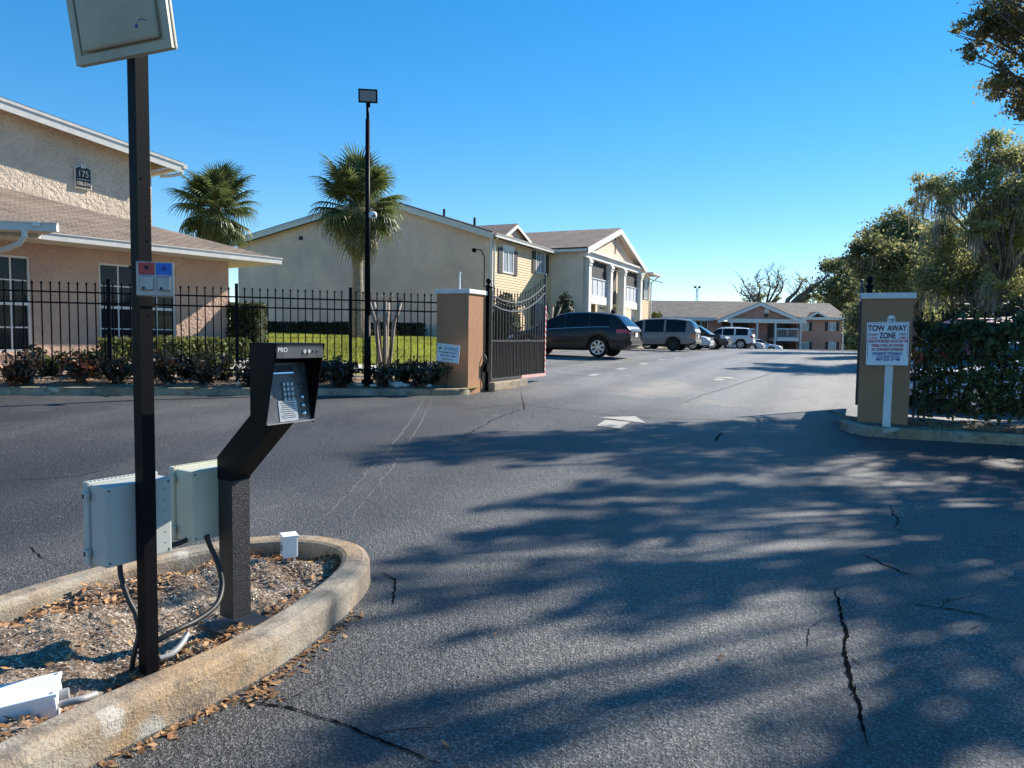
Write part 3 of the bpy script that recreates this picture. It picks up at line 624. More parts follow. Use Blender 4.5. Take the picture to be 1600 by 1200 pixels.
# telephone entry keypad
HN = V((AD.x, AD.y, 0)); HX = ED; hb = c1 + AD*.035 - UP*.012; Wd, Hh = .262, .325
t = thing('entry_keypad', hb - UP*.02, 'black hooded entry keypad with chrome keys on the gooseneck pedestal', 'keypad')
m = MB(); tp = hb + UP*Hh
for s_ in (-1, 1):
    e = HX*s_*Wd/2
    m.prism([hb+e-HN*.055, hb+e+HN*.035-UP*.02, tp+e+HN*.105, tp+e-HN*.055], HX*(-s_*.006))
m.build('hood_side', 'hood_black', t)
m = MB(); m.prism([tp-HX*Wd/2-HN*.055, tp-HX*Wd/2+HN*.105, tp+HX*Wd/2+HN*.105, tp+HX*Wd/2-HN*.055], UP*-.006); m.build('hood_top', 'hood_black', t)
m = MB(); m.prism([hb-HX*Wd/2-HN*.056, tp-HX*Wd/2-HN*.056, tp+HX*Wd/2-HN*.056, hb+HX*Wd/2-HN*.056], HN*.006); m.build('back_panel', 'hood_black', t)
fb = hb + HN*.030 - UP*.014; ft = tp - UP*.085 - HN*.012
FZ = (ft-fb).normalized(); FN = HX.cross(FZ); FN = FN if FN.dot(HN) > 0 else -FN; FX = HX
fl = (ft-fb).length
m = MB(); m.prism([fb-FX*(Wd/2-.008), fb+FX*(Wd/2-.008), ft+FX*(Wd/2-.008), ft-FX*(Wd/2-.008)], FN*-.004); fpl = m.build('face_plate', 'face_steel', t)
m = MB(); m.box(tp+HN*.098-UP*.034, (.004, Wd-.012, .055), (HN, HX, UP)); vis = m.build('display_strip', 'face_steel', t)
text('lettering', 'PRO', .026, 'sign_white', t, tp+HN*.1005-UP*.028-HX*.095, HX, UP, .0006)
for k in range(4):
    c = tp+HN*.1005-UP*.034+HX*(.02+.024*k); m = MB(); m.cyl(c, c+HN*.003, .0085 if k < 2 else .004, n=12); m.build('indicator', 'chrome' if k < 2 else 'print_black', vis)
m = MB(); m.prism([fb-FX*(Wd/2-.003)+FN*.001, fb+FX*(Wd/2-.003)+FN*.001, fb+FX*(Wd/2-.003)+FN*.016, fb-FX*(Wd/2-.003)+FN*.016], UP*.005); m.build('bottom_lip', 'chrome', t)
m = MB(); m.box(ft-FZ*.026+FN*.001-FX*.012, (.12, .008, .028), (FX, FN, FZ)); m.build('display_window', 'print_black', fpl)
m = MB(); m.box(ft-FZ*.044+FN*.003-FX*.012, (.12, .008, .005), (FX, FN, FZ)); m.build('display_ledge', 'chrome', fpl)
k0 = None
for r_ in range(4):
    for c_ in range(3):
        p = fb+FZ*(fl*.64-.021*r_)+FX*(-.010+.021*c_)+FN*.0
        m = MB(); m.bevbox(p+FN*.003, (.0155, .009, .016), .002, (FX, FN, FZ)); m.build('key', 'galvanised', fpl)
m = MB(); m.box(fb+FZ*(fl*.205)+FX*.000+FN*.001, (.098, .003, .088), (FX, FN, FZ)); lb = m.build('instruction_plate', 'label_plate', fpl)
for k in range(8):
    m = MB(); wdt = .080-.012*(k % 3 == 2)-.006*(k % 2); m.box(fb+FZ*(fl*.205+.032-.0088*k)+FN*.0027, (wdt, .0006, .0030), (FX, FN, FZ)); m.build('printed_line', 'print_black', lb)
for k in range(3):
    c = fb+FZ*(.035+.036*k)+FX*.085; m = MB(); m.lathe([(0, .012), (.009, .011), (.0125, .006), (.013, 0)], c, FN, 14); m.build('push_button', 'chrome', fpl, True)
m = MB(); c = fb+FZ*(fl*.60)+FX*.088; m.lathe([(0, .006), (.010, .005), (.012, 0)], c, FN, 14); m.build('camera_lens', 'face_steel', fpl, True)
for k in range(6):
    m = MB(); m.box(fb+FZ*(fl*.63-.009*k)-FX*.085+FN*.0005, (.028-.004*(k % 2), .001, .0022), (FX, FN, FZ)); m.build('printed_line', 'label_plate', fpl)
# plastic enclosures hung behind the posts
def enclosure(loc, label, mat, z0, z1, wd, dp, shift):
    c = V(loc) + ED*shift; c.z = (z0+z1)/2; hh = z1-z0
    t = thing('enclosure', c - UP*hh/2, label, 'junction box')
    bc = c - AD*dp/2
    m = MB(); m.bevbox(bc, (dp, wd, hh), .008, (AD, ED, UP)); b_ = m.build('body', mat, t)
    lc = c - AD*(dp+.018)
    m = MB(); m.bevbox(lc, (.036, wd+.02, hh+.02), .007, (AD, ED, UP)); m.build('lid', mat, t)
    for z in (-.36, .36):
        p = lc - ED*(wd/2+.014) + UP*z*hh + AD*.014; m = MB(); m.bevbox(p, (.034, .014, .034), .003, (AD, ED, UP)); lt = m.build('latch', mat, t)
        m = MB(); m.box(p-ED*.0075-AD*.004, (.010, .003, .016), (AD, ED, UP)); m.build('slot', 'print_black', lt)
    for k in range(16):
        p = lc + ED*(wd*(-.46+.92*k/15)) + UP*(hh/2+.0105) + AD*.012; m = MB(); m.box(p, (.008, .008, .004), (AD, ED, UP)); m.build('rib', mat, t)
    for a in (-1, 1):
        for b in (-1, 1):
            p = c + ED*a*(wd/2-.014) + UP*b*(hh/2-.016); m = MB(); m.cyl(p-AD*.001, p+AD*.0015, .0042, n=8); m.build('screw_hole', 'print_black', b_)
    for k in range(6):
        p = c + ED*(wd/2-.030) + UP*(hh*(-.35+.14*k)); m = MB(); m.cyl(p-AD*.001, p+AD*.0012, .0026, n=6); m.build('screw_hole', 'print_black', b_)
    return t
enclosure(PP - AD*.032 - ED*.005, 'grey plastic enclosure with side latches hanging behind the tall post', 'enclosure_grey', .52, .83, .27, .105, 0)
enclosure(KP - AD*.052 - ED*.055, 'cream plastic enclosure hanging behind the gooseneck pedestal post', 'enclosure_cream', .495, .81, .24, .12, 0)
def cable(name, pts, r, mat, label, cat='cable'):
    P = [V(p) for p in pts]; Q = []
    for i in range(len(P)-1):
        p0, p1, p2, p3 = P[max(i-1,0)], P[i], P[i+1], P[min(i+2, len(P)-1)]
        for k in range(7):
            s_ = k/7; Q.append(.5*((2*p1)+(p2-p0)*s_+(2*p0-5*p1+4*p2-p3)*s_*s_+(3*p1-p0-3*p2+p3)*s_**3))
    Q.append(P[-1]); m = MB(); m.tube(Q, r, 10); o = m.build(name, mat, None, True); return tag(o, label, cat)
def wp(px, py, Y): return at(px, py, Y)
cable('conduit', [wp(187,872,2.90), wp(189,900,2.88), wp(200,935,2.86), wp(212,960,2.85), wp(217,990,2.84), wp(210,1018,2.83), wp(206,1046,2.84)], .0105, 'cable_black', 'black conduit dropping from the grey enclosure to the tall post foot', 'conduit')
cable('conduit', [wp(323,836,3.22), wp(327,850,3.22), wp(340,880,3.21), wp(347,915,3.18), wp(338,945,3.10), wp(310,968,3.0), wp(275,985,2.9), wp(240,1004,2.84)], .0115, 'cable_black', 'black conduit looping from the cream enclosure down to the tall post', 'conduit')
cable('conduit', [wp(262,853,3.12), wp(282,848,3.16), wp(296,840,3.22), wp(302,832,3.27)], .011, 'cable_black', 'short black conduit joining the two plastic enclosures', 'conduit')
cable('conduit', [wp(248,1030,2.87), wp(268,1022,2.91), wp(284,1006,2.97), wp(293,990,3.03)], .012, 'pvc_grey', 'grey conduit lying on the mulch between post and pedestal', 'conduit')
cable('conduit', [wp(94,1101,2.50), wp(112,1096,2.51), wp(130,1092,2.53), wp(150,1085,2.58)], .013, 'pvc_grey', 'short grey conduit stub leaving the low white junction box', 'conduit')
# small white boxes on the island
p = atz(452, 880, .07); ax = (Matrix.Rotation(math.radians(28), 3, 'Z')); X3, Y3 = ax @ V((1,0,0)), ax @ V((0,1,0))
t = thing('junction_box', V((p.x, p.y, .07)), 'small white outlet box on short legs inside the island nose', 'junction box')
m = MB(); m.bevbox(p+UP*.105, (.085, .095, .125), .01, (X3, Y3, UP)); m.build('housing', 'pvc_white', t, False)
m = MB(); m.bevbox(p+UP*.168, (.095, .105, .014), .005, (X3, Y3, UP)); m.build('cover', 'pvc_white', t)
for s_ in (-1, 1): m = MB(); m.cyl(p+X3*s_*.022-UP*.03, p+X3*s_*.022+UP*.05, .012, n=10); m.build('leg', 'pvc_grey', t)
m = MB(); m.cyl(p-X3*.043-Y3*.01+UP*.10, p-X3*.049-Y3*.01+UP*.10, .018, n=12); m.build('knockout', 'pvc_grey', t)
bx_ = [atz(-55, 1148, .055), atz(92, 1126, .055)]; lx = (atz(95,1128,.05)-atz(-70,1158,.05)); lx.z = 0; lx.normalize(); ly = V((-lx.y, lx.x, 0))
c = atz(95, 1126, .06) - lx*.13 + ly*.075
nz = V((-.05, -.12, 1)).normalized(); lx2 = (lx - nz*lx.dot(nz)).normalized(); ly2 = nz.cross(lx2)
t = thing('junction_box', c, 'low white square junction box lying in the mulch by the kerb', 'junction box')
m = MB(); m.bevbox(c+nz*.04, (.25, .15, .095), .008, (lx2, ly2, nz)); m.build('housing', 'pvc_white', t)
m = MB(); m.bevbox(c+nz*.093, (.262, .162, .014), .004, (lx2, ly2, nz)); lid = m.build('lid', 'pvc_white', t)
for a in (-1, 1):
    for b in (-1, 1): q = c+nz*.0995+lx2*a*.115+ly2*b*.066; m = MB(); m.cyl(q, q+nz*.002, .006, n=8); m.build('screw', 'pvc_grey', lid)
m = MB(); q = c+nz*.05+lx2*.125; m.cyl(q, q+lx2*.03, .019, n=12); m.build('conduit_fitting', 'pvc_grey', t)

# ------------------------------------------------------------------ left fence
def picket_mesh(h, w_, tip=.06):
    m = MB(); m.box((0, 0, h/2), (w_, w_, h)); a = w_*.5; b = w_*.95
    m.add([(-a,-a,h), (a,-a,h), (a,a,h), (-a,a,h), (-b,-b,h+tip*.35), (b,-b,h+tip*.35), (b,b,h+tip*.35), (-b,b,h+tip*.35), (0,0,h+tip)], [(0,1,5,4), (1,2,6,5), (2,3,7,6), (3,0,4,7), (4,5,8), (5,6,8), (6,7,8), (7,4,8)]); return m
def fence(label, p0, d, length, zb, ztop, sp, posts, post_h, rails, ang):
    t = thing('metal_fence', V((p0.x, p0.y, zb-.1)), label, 'fence')
    for z in rails: m = MB(); m.box(p0 + d*length/2 + UP*(z-p0.z), (length, .022, .028), (d, V((-d.y, d.x, 0)), UP)); m.build('rail', 'black_steel', t)
    m = picket_mesh(ztop-zb-.05, .02); me = None
    n = int(length/sp)
    for i in range(n+1):
        q = p0 + d*(i*sp)
        if any(abs(i*sp-s_) < .055 for s_ in posts): continue
        if me is None:
            ORG[t.name] = V((0,0,0)); o = m.build('picket', 'black_steel', t); ORG[t.name] = V((p0.x, p0.y, zb-.1)); me = o
        else: o = pcopy(me)
        o.location = V((q.x, q.y, zb)) - ORG[t.name]; o.rotation_euler = (0, 0, ang)
    for s_ in posts:
        q = p0 + d*s_; m = MB(); m.box(V((q.x, q.y, (zb-.25+post_h)/2)), (.06, .06, post_h-zb+.25), (d, V((-d.y, d.x, 0)), UP)); ps = m.build('post', 'black_steel', t)
        m = MB(); m.box(V((q.x, q.y, post_h+.006)), (.068, .068, .012), (d, V((-d.y, d.x, 0)), UP)); m.build('post_cap', 'black_steel', ps)
    return t
fd = V((.942, .3355, 0)).normalized(); f0 = V((-11.2, 11.98, 1)); 
def s_at(px):
    r_ = (px-800)/F; return (r_*f0.y-f0.x)/(fd.x-r_*fd.y)
fence('black spear-topped metal fence along the left planting bed', f0, fd, s_at(682), .60, 2.27, .14, [s_at(-35), s_at(171), s_at(370), s_at(547)], 2.33, (.70, 1.90, 2.09), math.atan2(fd.y, fd.x))
# ------------------------------------------------------------------ gate pillars
def pillar(C0, w_, z0, z1, label):
    t = thing('gate_pillar', V((C0.x, C0.y, z0)), label, 'pillar')
    m = MB(); m.obox(V((C0.x, C0.y, z0-.3)), -CRS*w_, DEP*w_, UP*(z1-.09-z0+.3)); m.build('shaft', 'stucco_pillar', t)
    m = MB(); m.bevbox(V((C0.x, C0.y, z1-.045)) - CRS*w_/2 + DEP*w_/2, (w_+.07, w_+.07, .09), .01, (CRS, DEP, UP)); m.build('cap', 'cap_white', t)
    return t
LP = V((-.90, 15.0, 0)); RP = V((6.06, 11.2, 0))
tl = pillar(LP, .75, .30, 2.36, 'tan stucco gate pillar with white cap beside the open gate')
q = LP - CRS*.38 + DEP*.3; m = MB(); m.cyl(V((q.x, q.y, 2.36)), V((q.x, q.y, 2.70)), .018, n=8); m.cyl(V((q.x, q.y, 2.70)), V((q.x, q.y, 2.735)), .028, .02, n=8); m.build('pipe', 'pvc_white', tl)
tr_ = pillar(RP, .70, .12, 2.16, 'shaded brown stucco gate pillar behind the tow away sign')
# company sign on a stake at left pillar
sN = -DEP; sc = at(700, 552, 14.75); sX = (CRS*.995 - UP*.09).normalized(); sZ = (UP*.995 + CRS*.09).normalized()
t = thing('company_sign', V((sc.x, sc.y, yh(sc.x, sc.y))), 'small tilted white company sign on a thin stake before the left pillar', 'sign')
m = MB(); m.cyl(sc-sZ*.8-DEP*.0+sX*.02+DEP*.012, sc+sX*.02+DEP*.012, .008, n=6); m.build('stake', 'black_steel', t)
m = MB(); m.bevbox(sc, (.52, .012, .36), .005, (sX, DEP, sZ)); pl = m.build('panel', 'sign_white', t)
m = MB()
for a, b, c_, d_ in ((-.24, .24, .163, .160), (-.24, .24, -.160, -.163)): m.add([sc+sX*a+sZ*c_-DEP*.008, sc+sX*b+sZ*c_-DEP*.008, sc+sX*b+sZ*d_-DEP*.008, sc+sX*a+sZ*d_-DEP*.008], [(0,1,2,3)])
for a in (-.24, .24): m.add([sc+sX*a+sZ*.16-DEP*.008, sc+sX*(a+.004)+sZ*.16-DEP*.008, sc+sX*(a+.004)-sZ*.16-DEP*.008, sc+sX*a-sZ*.16-DEP*.008], [(0,1,2,3)])
m.build('border_line', 'print_teal', pl)
text('lettering', 'EMPIRE', .105, 'print_teal', pl, sc+sX*.06+sZ*.085-DEP*.008, sX, sZ, .001, sx=.95)
text('lettering', 'MANAGEMENT GROUP', .04, 'print_black', pl, sc+sZ*.012-DEP*.008, sX, sZ, .001, bold=.001)
text('lettering', '407-770-1748', .062, 'print_blue', pl, sc-sZ*.055-DEP*.008, sX, sZ, .001, bold=.001)
text('lettering', 'empirehoa.com', .042, 'print_black', pl, sc-sZ*.118-DEP*.008, sX, sZ, .001, bold=.001)
m = MB()
for k, (a, b, r_) in enumerate([(-.185, .10, .026), (-.205, .075, .02), (-.165, .08, .022)]): m.add([sc+sX*(a+math.cos(i)*r_)+sZ*(b+math.sin(i)*r_*.7)-DEP*(.0085+.0004*k) for i in np.linspace(0, 5.6, 9)], [tuple(range(9))])
m.build('emblem', 'print_green', pl)
# tow-away sign
sp_ = gground(1385, 684); sb = V((at(1385, 662, 10.92).x, 10.92, .12)); zt_ = at(1385, 497, 10.92).z
t = thing('tow_sign', sb, 'white tow away zone sign on a flat white post before the right pillar', 'sign')
m = MB(); m.bevbox(V((sb.x, sb.y, (zt_+.10)/2)), (.105, .045, zt_-.10), .004, (CRS, DEP, UP)); m.cyl(V((sb.x, sb.y, zt_-.01))-DEP*.0225, V((sb.x, sb.y, zt_-.01))+DEP*.0225, .0525, n=16); m.build('post', 'white_paint', t)
sgc = at(1386.5, 537, 10.86); sX = (CRS*.9995 + UP*.018).normalized(); sZ = (UP*.9995-CRS*.018).normalized(); o_ = sgc - DEP*.012
m = MB(); m.bevbox(sgc, (.555, .012, .635), .004, (sX, DEP, sZ)); pl = m.build('panel', 'sign_white', t)
m = MB()
for a in (-.262, .258): m.add([o_+sX*a+sZ*.30, o_+sX*(a+.005)+sZ*.30, o_+sX*(a+.005)-sZ*.19, o_+sX*a-sZ*.19], [(0,1,2,3)])
m.add([o_-sX*.262+sZ*.30, o_+sX*.262+sZ*.30, o_+sX*.262+sZ*.305, o_-sX*.262+sZ*.305], [(0,1,2,3)]); m.build('border_line', 'print_red', pl)
for body, sz, dx, dz, mt, sxx, bo in [('TOW', .118, -.150, .225, 'print_maroon', .74, .003), ('AWAY', .118, .120, .225, 'print_maroon', .70, .003), ('ZONE', .118, .0, .115, 'print_maroon', .66, .003), ('24 HOURS', .046, -.188, .135, 'print_red', .55, .001), ('A DAY', .046, -.185, .085, 'print_red', .75, .001), ('7 DAYS', .046, .192, .135, 'print_red', .62, .001), ('A WEEK', .046, .192, .085, 'print_red', .62, .001),
        ('UNAUTHORIZED VEHICLES OR', .057, 0, .035, 'print_red', .66, .0015), ('VESSELS WILL BE TOWED', .057, 0, -.028, 'print_red', .66, .0015), ("AT OWNER'S EXPENSE", .057, 0, -.088, 'print_red', .72, .0015), ("ATHEN'S TOWING", .058, 0, -.148, 'print_blue', .8, .0015), ('2773 NAVIGATOR', .038, .01, -.190, 'print_blue', 1.0, .001), ('407-321-2948', .056, .01, -.232, 'print_blue', 1.0, .0015)]:
    text('lettering', body, sz, mt, pl, o_+sX*dx+sZ*dz, sX, sZ, .0015, sx=sxx, bold=bo)

# ------------------------------------------------------------------ gates
def gate(label, H, d, length, zb, zmid, ztops, tape, label2=None):
    nn = V((-d.y, d.x, 0)); t = thing('gate_leaf', V((H.x, H.y, zb)), label, 'gate')
    def bar(name, a, b, w_, mat='gate_steel', par=t):
        m = MB(); dd = (b-a); m.obox(a-nn*w_/2 - (UP if abs(dd.normalized().z) < .7 else d)*w_/2, dd, nn*w_, (UP if abs(dd.normalized().z) < .7 else d)*w_); return m.build(name, mat, par)
    P = lambda s_, z: V((H.x, H.y, 0)) + d*s_ + UP*z
    bar('bottom_rail', P(0, zb+.03), P(length, zb+.03), .055); bar('middle_rail', P(0, zmid), P(length, zmid), .04)
    ztop = lambda s_: float(np.interp(s_/length, [i/6 for i in range(7)], ztops))
    for off in (0, -.20):
        m = MB(); m.tube([P(length*i/24, ztop(length*i/24)+off) for i in range(25)], .024, 6); m.build('top_rail', 'gate_steel', t)
    bar('end_stile', P(.0, zb), P(.0, ztop(0)+.08), .05); bar('end_stile', P(length, zb), P(length, ztop(length)+.14), .05)
    for s_, z in ((0, ztop(0)+.08), (length, ztop(length)+.14)):
        m = MB(); m.lathe([(.02, 0), (.03, .02), (.015, .035), (.04, .07), (.03, .11), (0, .125)], P(s_, z), UP, 10); m.build('finial', 'gate_steel', t, True)
    n = int(length/.148)
    for i in range(1, n):
        s_ = length*i/n; z1 = ztop(s_)+.17; a = P(s_, zb+.05); m = MB(); m.obox(a-nn*.01-d*.01, nn*.02, d*.02, UP*(z1-a.z)); p = P(s_, z1)
        m.add([p-nn*.018, p+d*.018, p+nn*.018, p-d*.018, p+UP*.07, p-UP*.03], [(0,1,4), (1,2,4), (2,3,4), (3,0,4), (1,0,5), (2,1,5), (3,2,5), (0,3,5)]); m.build('bar', 'gate_steel', t)
        m = MB(); m.lathe([(.012, -.03), (.028, -.01), (.028, .01), (.012, .03)], P(s_, ztop(s_)-.10), UP, 8); m.build('collar', 'gate_steel', t)
    for i in range(n):
        s_ = length*(i+.5)/n; a = P(s_, zb+.05); m = MB(); m.obox(a-nn*.008-d*.008, nn*.016, d*.016, UP*(zmid-a.z)); m.build('bar', 'gate_steel', t)
    m = MB(); m.obox(P(.03, zb+.06)+nn*.014, d*(length-.06), nn*.004, UP*(zmid-zb-.08)); m.build('lower_panel', 'hood_black', t)
    if tape:
        m = MB(); m.obox(P(length-.025, zb)-nn*.026, nn*-.005, d*.055, UP*1.75); m.obox(P(length*.52, zb-.008)-nn*.031, d*length*.49, nn*-.004, UP*.075); m.build('reflective_tape', 'striped_tape', t)
    return t
H1 = V((-.47, 15.80, 0))
gate('open black iron gate leaf with curved top and striped tape', H1, DEP, 3.0, .44, 1.31, (2.29, 2.20, 2.17, 2.20, 2.31, 2.48, 2.72), True)
H2 = V((5.78, 12.28, 0))
gate('black iron gate leaf seen edge-on beside the right pillar', H2, DEP, 3.0, .35, 1.2, (2.1, 2.03, 2.0, 2.03, 2.1, 2.2, 2.4), True)
for H, zt_, lb in ((LP + DEP*.82 + CRS*.03, 2.45, 'black hinge post with finial behind the left gate pillar'), (RP - CRS*.60 + DEP*.86, 2.30, 'black hinge post with finial behind the right gate pillar')):
    t = thing('hinge_post', V((H.x, H.y, .2)), lb, 'post'); m = MB(); m.box(V((H.x, H.y, (zt_+.1)/2)), (.085, .085, zt_-.1), (CRS, DEP, UP)); m.build('post', 'black_steel', t)
    m = MB(); m.lathe([(.075, 0), (.08, .02), (.03, .05), (.03, .075), (.058, .105), (.062, .135), (.04, .175), (0, .19)], V((H.x, H.y, zt_)), UP, 14); m.build('finial', 'black_steel', t, True)
    m = MB(); m.box(V((H.x, H.y, .75))+CRS*.0-DEP*.1, (.14, .12, .2), (CRS, DEP, UP)); m.build('operator_arm', 'black_steel', t)
q = LP + DEP*.66 + CRS*.03
cable('cable', [V((q.x, q.y, 1.02)), V((q.x+.05, q.y-.03, .9)), V((q.x-.03, q.y-.06, .75)), V((q.x-.05, q.y-.06, .55)), V((q.x, q.y-.02, .3))], .012, 'cable_black', 'black cable hanging down the lit side of the left pillar')
m = MB(); q = H1 + DEP*.75 - UP*0; m.bevbox(V((q.x, q.y, g(q.x, q.y)+.07)), (.34, 1.75, .2), .03, (CRS, DEP, UP)); tag(m.build('concrete_block', 'kerb_concrete'), 'long pale concrete block under the open gate leaf', 'block')

# ------------------------------------------------------------------ lamp post with floodlight and dome camera
lb_ = at(574, 597, 14.4)
t = thing('lamp_post', lb_, 'tall thin black pole with a rectangular floodlight on top', 'lamp post')
ztop = at(576, 166, 14.4).z
m = MB(); m.cyl(lb_-UP*.1, V((lb_.x, lb_.y, lb_.z+1.3)), .075, .062, n=14); m.cyl(V((lb_.x, lb_.y, lb_.z+1.25)), V((lb_.x, lb_.y, ztop-.25)), .058, .042, n=14); m.cyl(V((lb_.x, lb_.y, ztop-.3)), V((lb_.x, lb_.y, ztop+.05)), .03, n=10); m.build('pole', 'black_steel', t, True)
m = MB(); m.cyl(lb_-UP*.02, lb_+UP*.05, .12, n=14); m.build('base_flange', 'black_steel', t)
fc_ = at(575, 150, 14.4); fN = V((.12, -.95, -.28)).normalized(); fX = V((.99, .125, 0)).normalized(); fZ = fX.cross(-fN)
m = MB(); m.bevbox(fc_, (.36, .09, .25), .012, (fX, -fN, fZ)); hd = m.build('lamp_head', 'black_steel', t)
m = MB(); m.box(fc_+fN*.046, (.30, .006, .19), (fX, -fN, fZ)); m.build('lens', 'lens_grey', hd)
m = MB()
for k in range(9): m.box(fc_-fN*.06+fX*(-.15+.0375*k), (.006, .05, .22), (fX, -fN, fZ))
m.build('heat_fins', 'black_steel', hd)
m = MB(); m.box(fc_-fZ*.15, (.08, .05, .10), (fX, -fN, fZ)); m.build('bracket', 'black_steel', t)
cc = at(583, 336, 14.33)
t = thing('dome_camera', cc-UP*.05, 'small white dome security camera on the lamp pole', 'camera')
m = MB(); m.box(cc-V((.045, -.03, 0)), (.07, .07, .10)); m.build('mount', 'pvc_white', t)
m = MB(); m.lathe([(0, .06), (.04, .058), (.072, .03), (.075, -.01), (.06, -.02)], cc, V((.35, -.9, -.2)), 18); m.build('dome_housing', 'pvc_white', t, True)
m = MB(); m.lathe([(.028, .055), (.024, .068), (0, .074)], cc+V((.012, -.012, -.01)), V((.35, -.9, -.25)), 14); m.build('lens', 'print_black', t, True)

# ------------------------------------------------------------------ building 1 (office, left)
T1 = V((.588, .809, 0)); N1 = V((.809, -.588, 0)); Q1 = V((-10.1, 15.0, 0)) - N1*.25; ZB1 = .5
def s1(px): r_ = (px-800)/F; return (r_*Q1.y-Q1.x)/(T1.x-r_*T1.y)
def wall_holes(m, O, d, s0, s1_, z0, z1, holes, nrm, dep=.12):
    S_ = sorted({s0, s1_} | {h[0] for h in holes} | {h[1] for h in holes}); Z_ = sorted({z0, z1} | {h[2] for h in holes} | {h[3] for h in holes})
    P = lambda s_, z, k=0: V((O.x, O.y, 0)) + d*s_ + UP*z - nrm*k
    for a, b in zip(S_[:-1], S_[1:]):
        for c, e in zip(Z_[:-1], Z_[1:]):
            if any(h[0] <= a and b <= h[1] and h[2] <= c and e <= h[3] for h in holes): continue
            m.add([P(a, c), P(b, c), P(b, e), P(a, e)], [(0,1,2,3)])
    for h in holes:
        for (a, c), (b, e) in (((h[0], h[2]), (h[1], h[2])), ((h[1], h[2]), (h[1], h[3])), ((h[1], h[3]), (h[0], h[3])), ((h[0], h[3]), (h[0], h[2]))):
            m.add([P(a, c), P(b, e), P(b, e, dep), P(a, c, dep)], [(3,2,1,0)])
t = thing('office_building', V((Q1.x, Q1.y, ZB1)), 'tan stucco building numbered 175 with hipped shingle roof at left', 'building')
W2 = (s1(157), s1(276), .955, 2.93); W1 = (s1(-75), s1(51), .955, 2.93); SC = s1(358)
m = MB(); wall_holes(m, Q1, T1, -9, SC, ZB1-.3, 3.25, [W1, W2], N1); 
c_ = Q1 + T1*SC; m.add([V((c_.x, c_.y, ZB1-.3)), V((c_.x, c_.y, ZB1-.3))-N1*12, V((c_.x, c_.y, 3.25))-N1*12, V((c_.x, c_.y, 3.25))], [(0,1,2,3)]); m.build('wall', 'stucco_tan', t)
def window(par, O, d, nrm, s0, s1_, z0, z1, cols, rows, units, fm='white_trim', gm='glass_dark', depth=.06, fw=.045, mid=.06):
    P = lambda s_, z, k: V((O.x, O.y, 0)) + d*s_ + UP*z - nrm*k
    m = MB()
    def bb(a, b, c, e, k0=depth-.02, k1=depth+.05): m.obox(P(a, c, k1), d*(b-a), nrm*(k1-k0), UP*(e-c))
    us = (s1_-s0)/units
    for u_ in range(units):
        a, b = s0+us*u_, s0+us*(u_+1); bb(a, a+fw, z0, z1); bb(b-fw, b, z0, z1); bb(a+fw, b-fw, z1-fw, z1); bb(a+fw, b-fw, z0, z0+fw)
        zm = (z0+z1)/2; bb(a+fw, b-fw, zm-mid/2, zm+mid/2)
    wf = m.build('window_frame', fm, par)
    for u_ in range(units):
        a, b = s0+us*u_+fw, s0+us*(u_+1)-fw
        for (c, e) in ((z0+fw, (z0+z1)/2-mid/2), ((z0+z1)/2+mid/2, z1-fw)):
            for i in range(cols):
                for j in range(rows):
                    pa, pb = a+(b-a)*i/cols, a+(b-a)*(i+1)/cols; pc_, pe = c+(e-c)*j/rows, c+(e-c)*(j+1)/rows
                    m = MB(); m.obox(P(pa+.008, pc_+.008, depth+.035), d*(pb-pa-.016), nrm*.008, UP*(pe-pc_-.016)); m.build('pane', gm, wf)
            for i in range(1, cols): m = MB(); x = a+(b-a)*i/cols; m.obox(P(x-.014, c, depth+.03), d*.028, nrm*.02, UP*(e-c)); m.build('muntin', fm, wf)
            for j in range(1, rows): m = MB(); z = c+(e-c)*j/rows; m.obox(P(a, z-.014, depth+.031), d*(b-a), nrm*.02, UP*.028); m.build('muntin', fm, wf)
    m = MB(); m.obox(P(s0, z0, depth+.09), d*(s1_-s0), nrm*.03, UP*(z1-z0)); m.build('backing', 'screen_dark', wf)
    return wf
window(t, Q1, T1, N1, *W1, 2, 2, 2); window(t, Q1, T1, N1, *W2, 2, 2, 2)
for Wn in (W1, W2): m = MB(); m.obox(V((Q1.x, Q1.y, Wn[2]-.07))+T1*(Wn[0]-.05)+N1*-.05, T1*(Wn[1]-Wn[0]+.1), N1*.12, UP*.07); m.build('window_sill', 'stucco_tan', t)
# hipped roof
E1 = V((-6.16, 19.4, 3.36)); OV = .6
hipd = (-T1 - N1); rise = .333
def R1(a, b, z=None):  # a back along eave from corner, b in from eave
    return E1 - T1*a - N1*b + UP*(rise*min(a, b) if z is None else z)
Lh = 6.5
m = MB(); m.add([R1(17, 0), R1(0, 0), R1(Lh, Lh), R1(17, Lh)], [(0,1,2,3)]); m.uvp(E1, T1, (-N1 + UP*rise).normalized()); rf = m.build('roof_slope', 'shingle_tan', t)
m = MB(); m.add([R1(0, 0), R1(0, 13), R1(Lh, 13-Lh), R1(Lh, Lh)], [(0,1,2,3)]); m.uvp(E1, N1, (-T1 + UP*rise).normalized()); m.build('roof_slope', 'shingle_tan', t)
m = MB(); m.obox(E1+T1*.02-UP*.02-T1*17, T1*17.02, N1*.11, UP*-.13); m.obox(E1+T1*.02-UP*.02+N1*.09-T1*17, T1*17.05, N1*.04, UP*.02); m.build('gutter', 'gutter_white', t)
m = MB(); m.obox(E1-UP*.02, -N1*13, T1*.11, UP*-.13); m.build('gutter', 'gutter_white', t)
m = MB(); m.add([E1-UP*.14-T1*17, E1-UP*.14, E1-UP*.14-N1*13, E1-UP*.14-N1*13-T1*17], [(0,1,2,3)]); m.build('soffit', 'soffit', t)
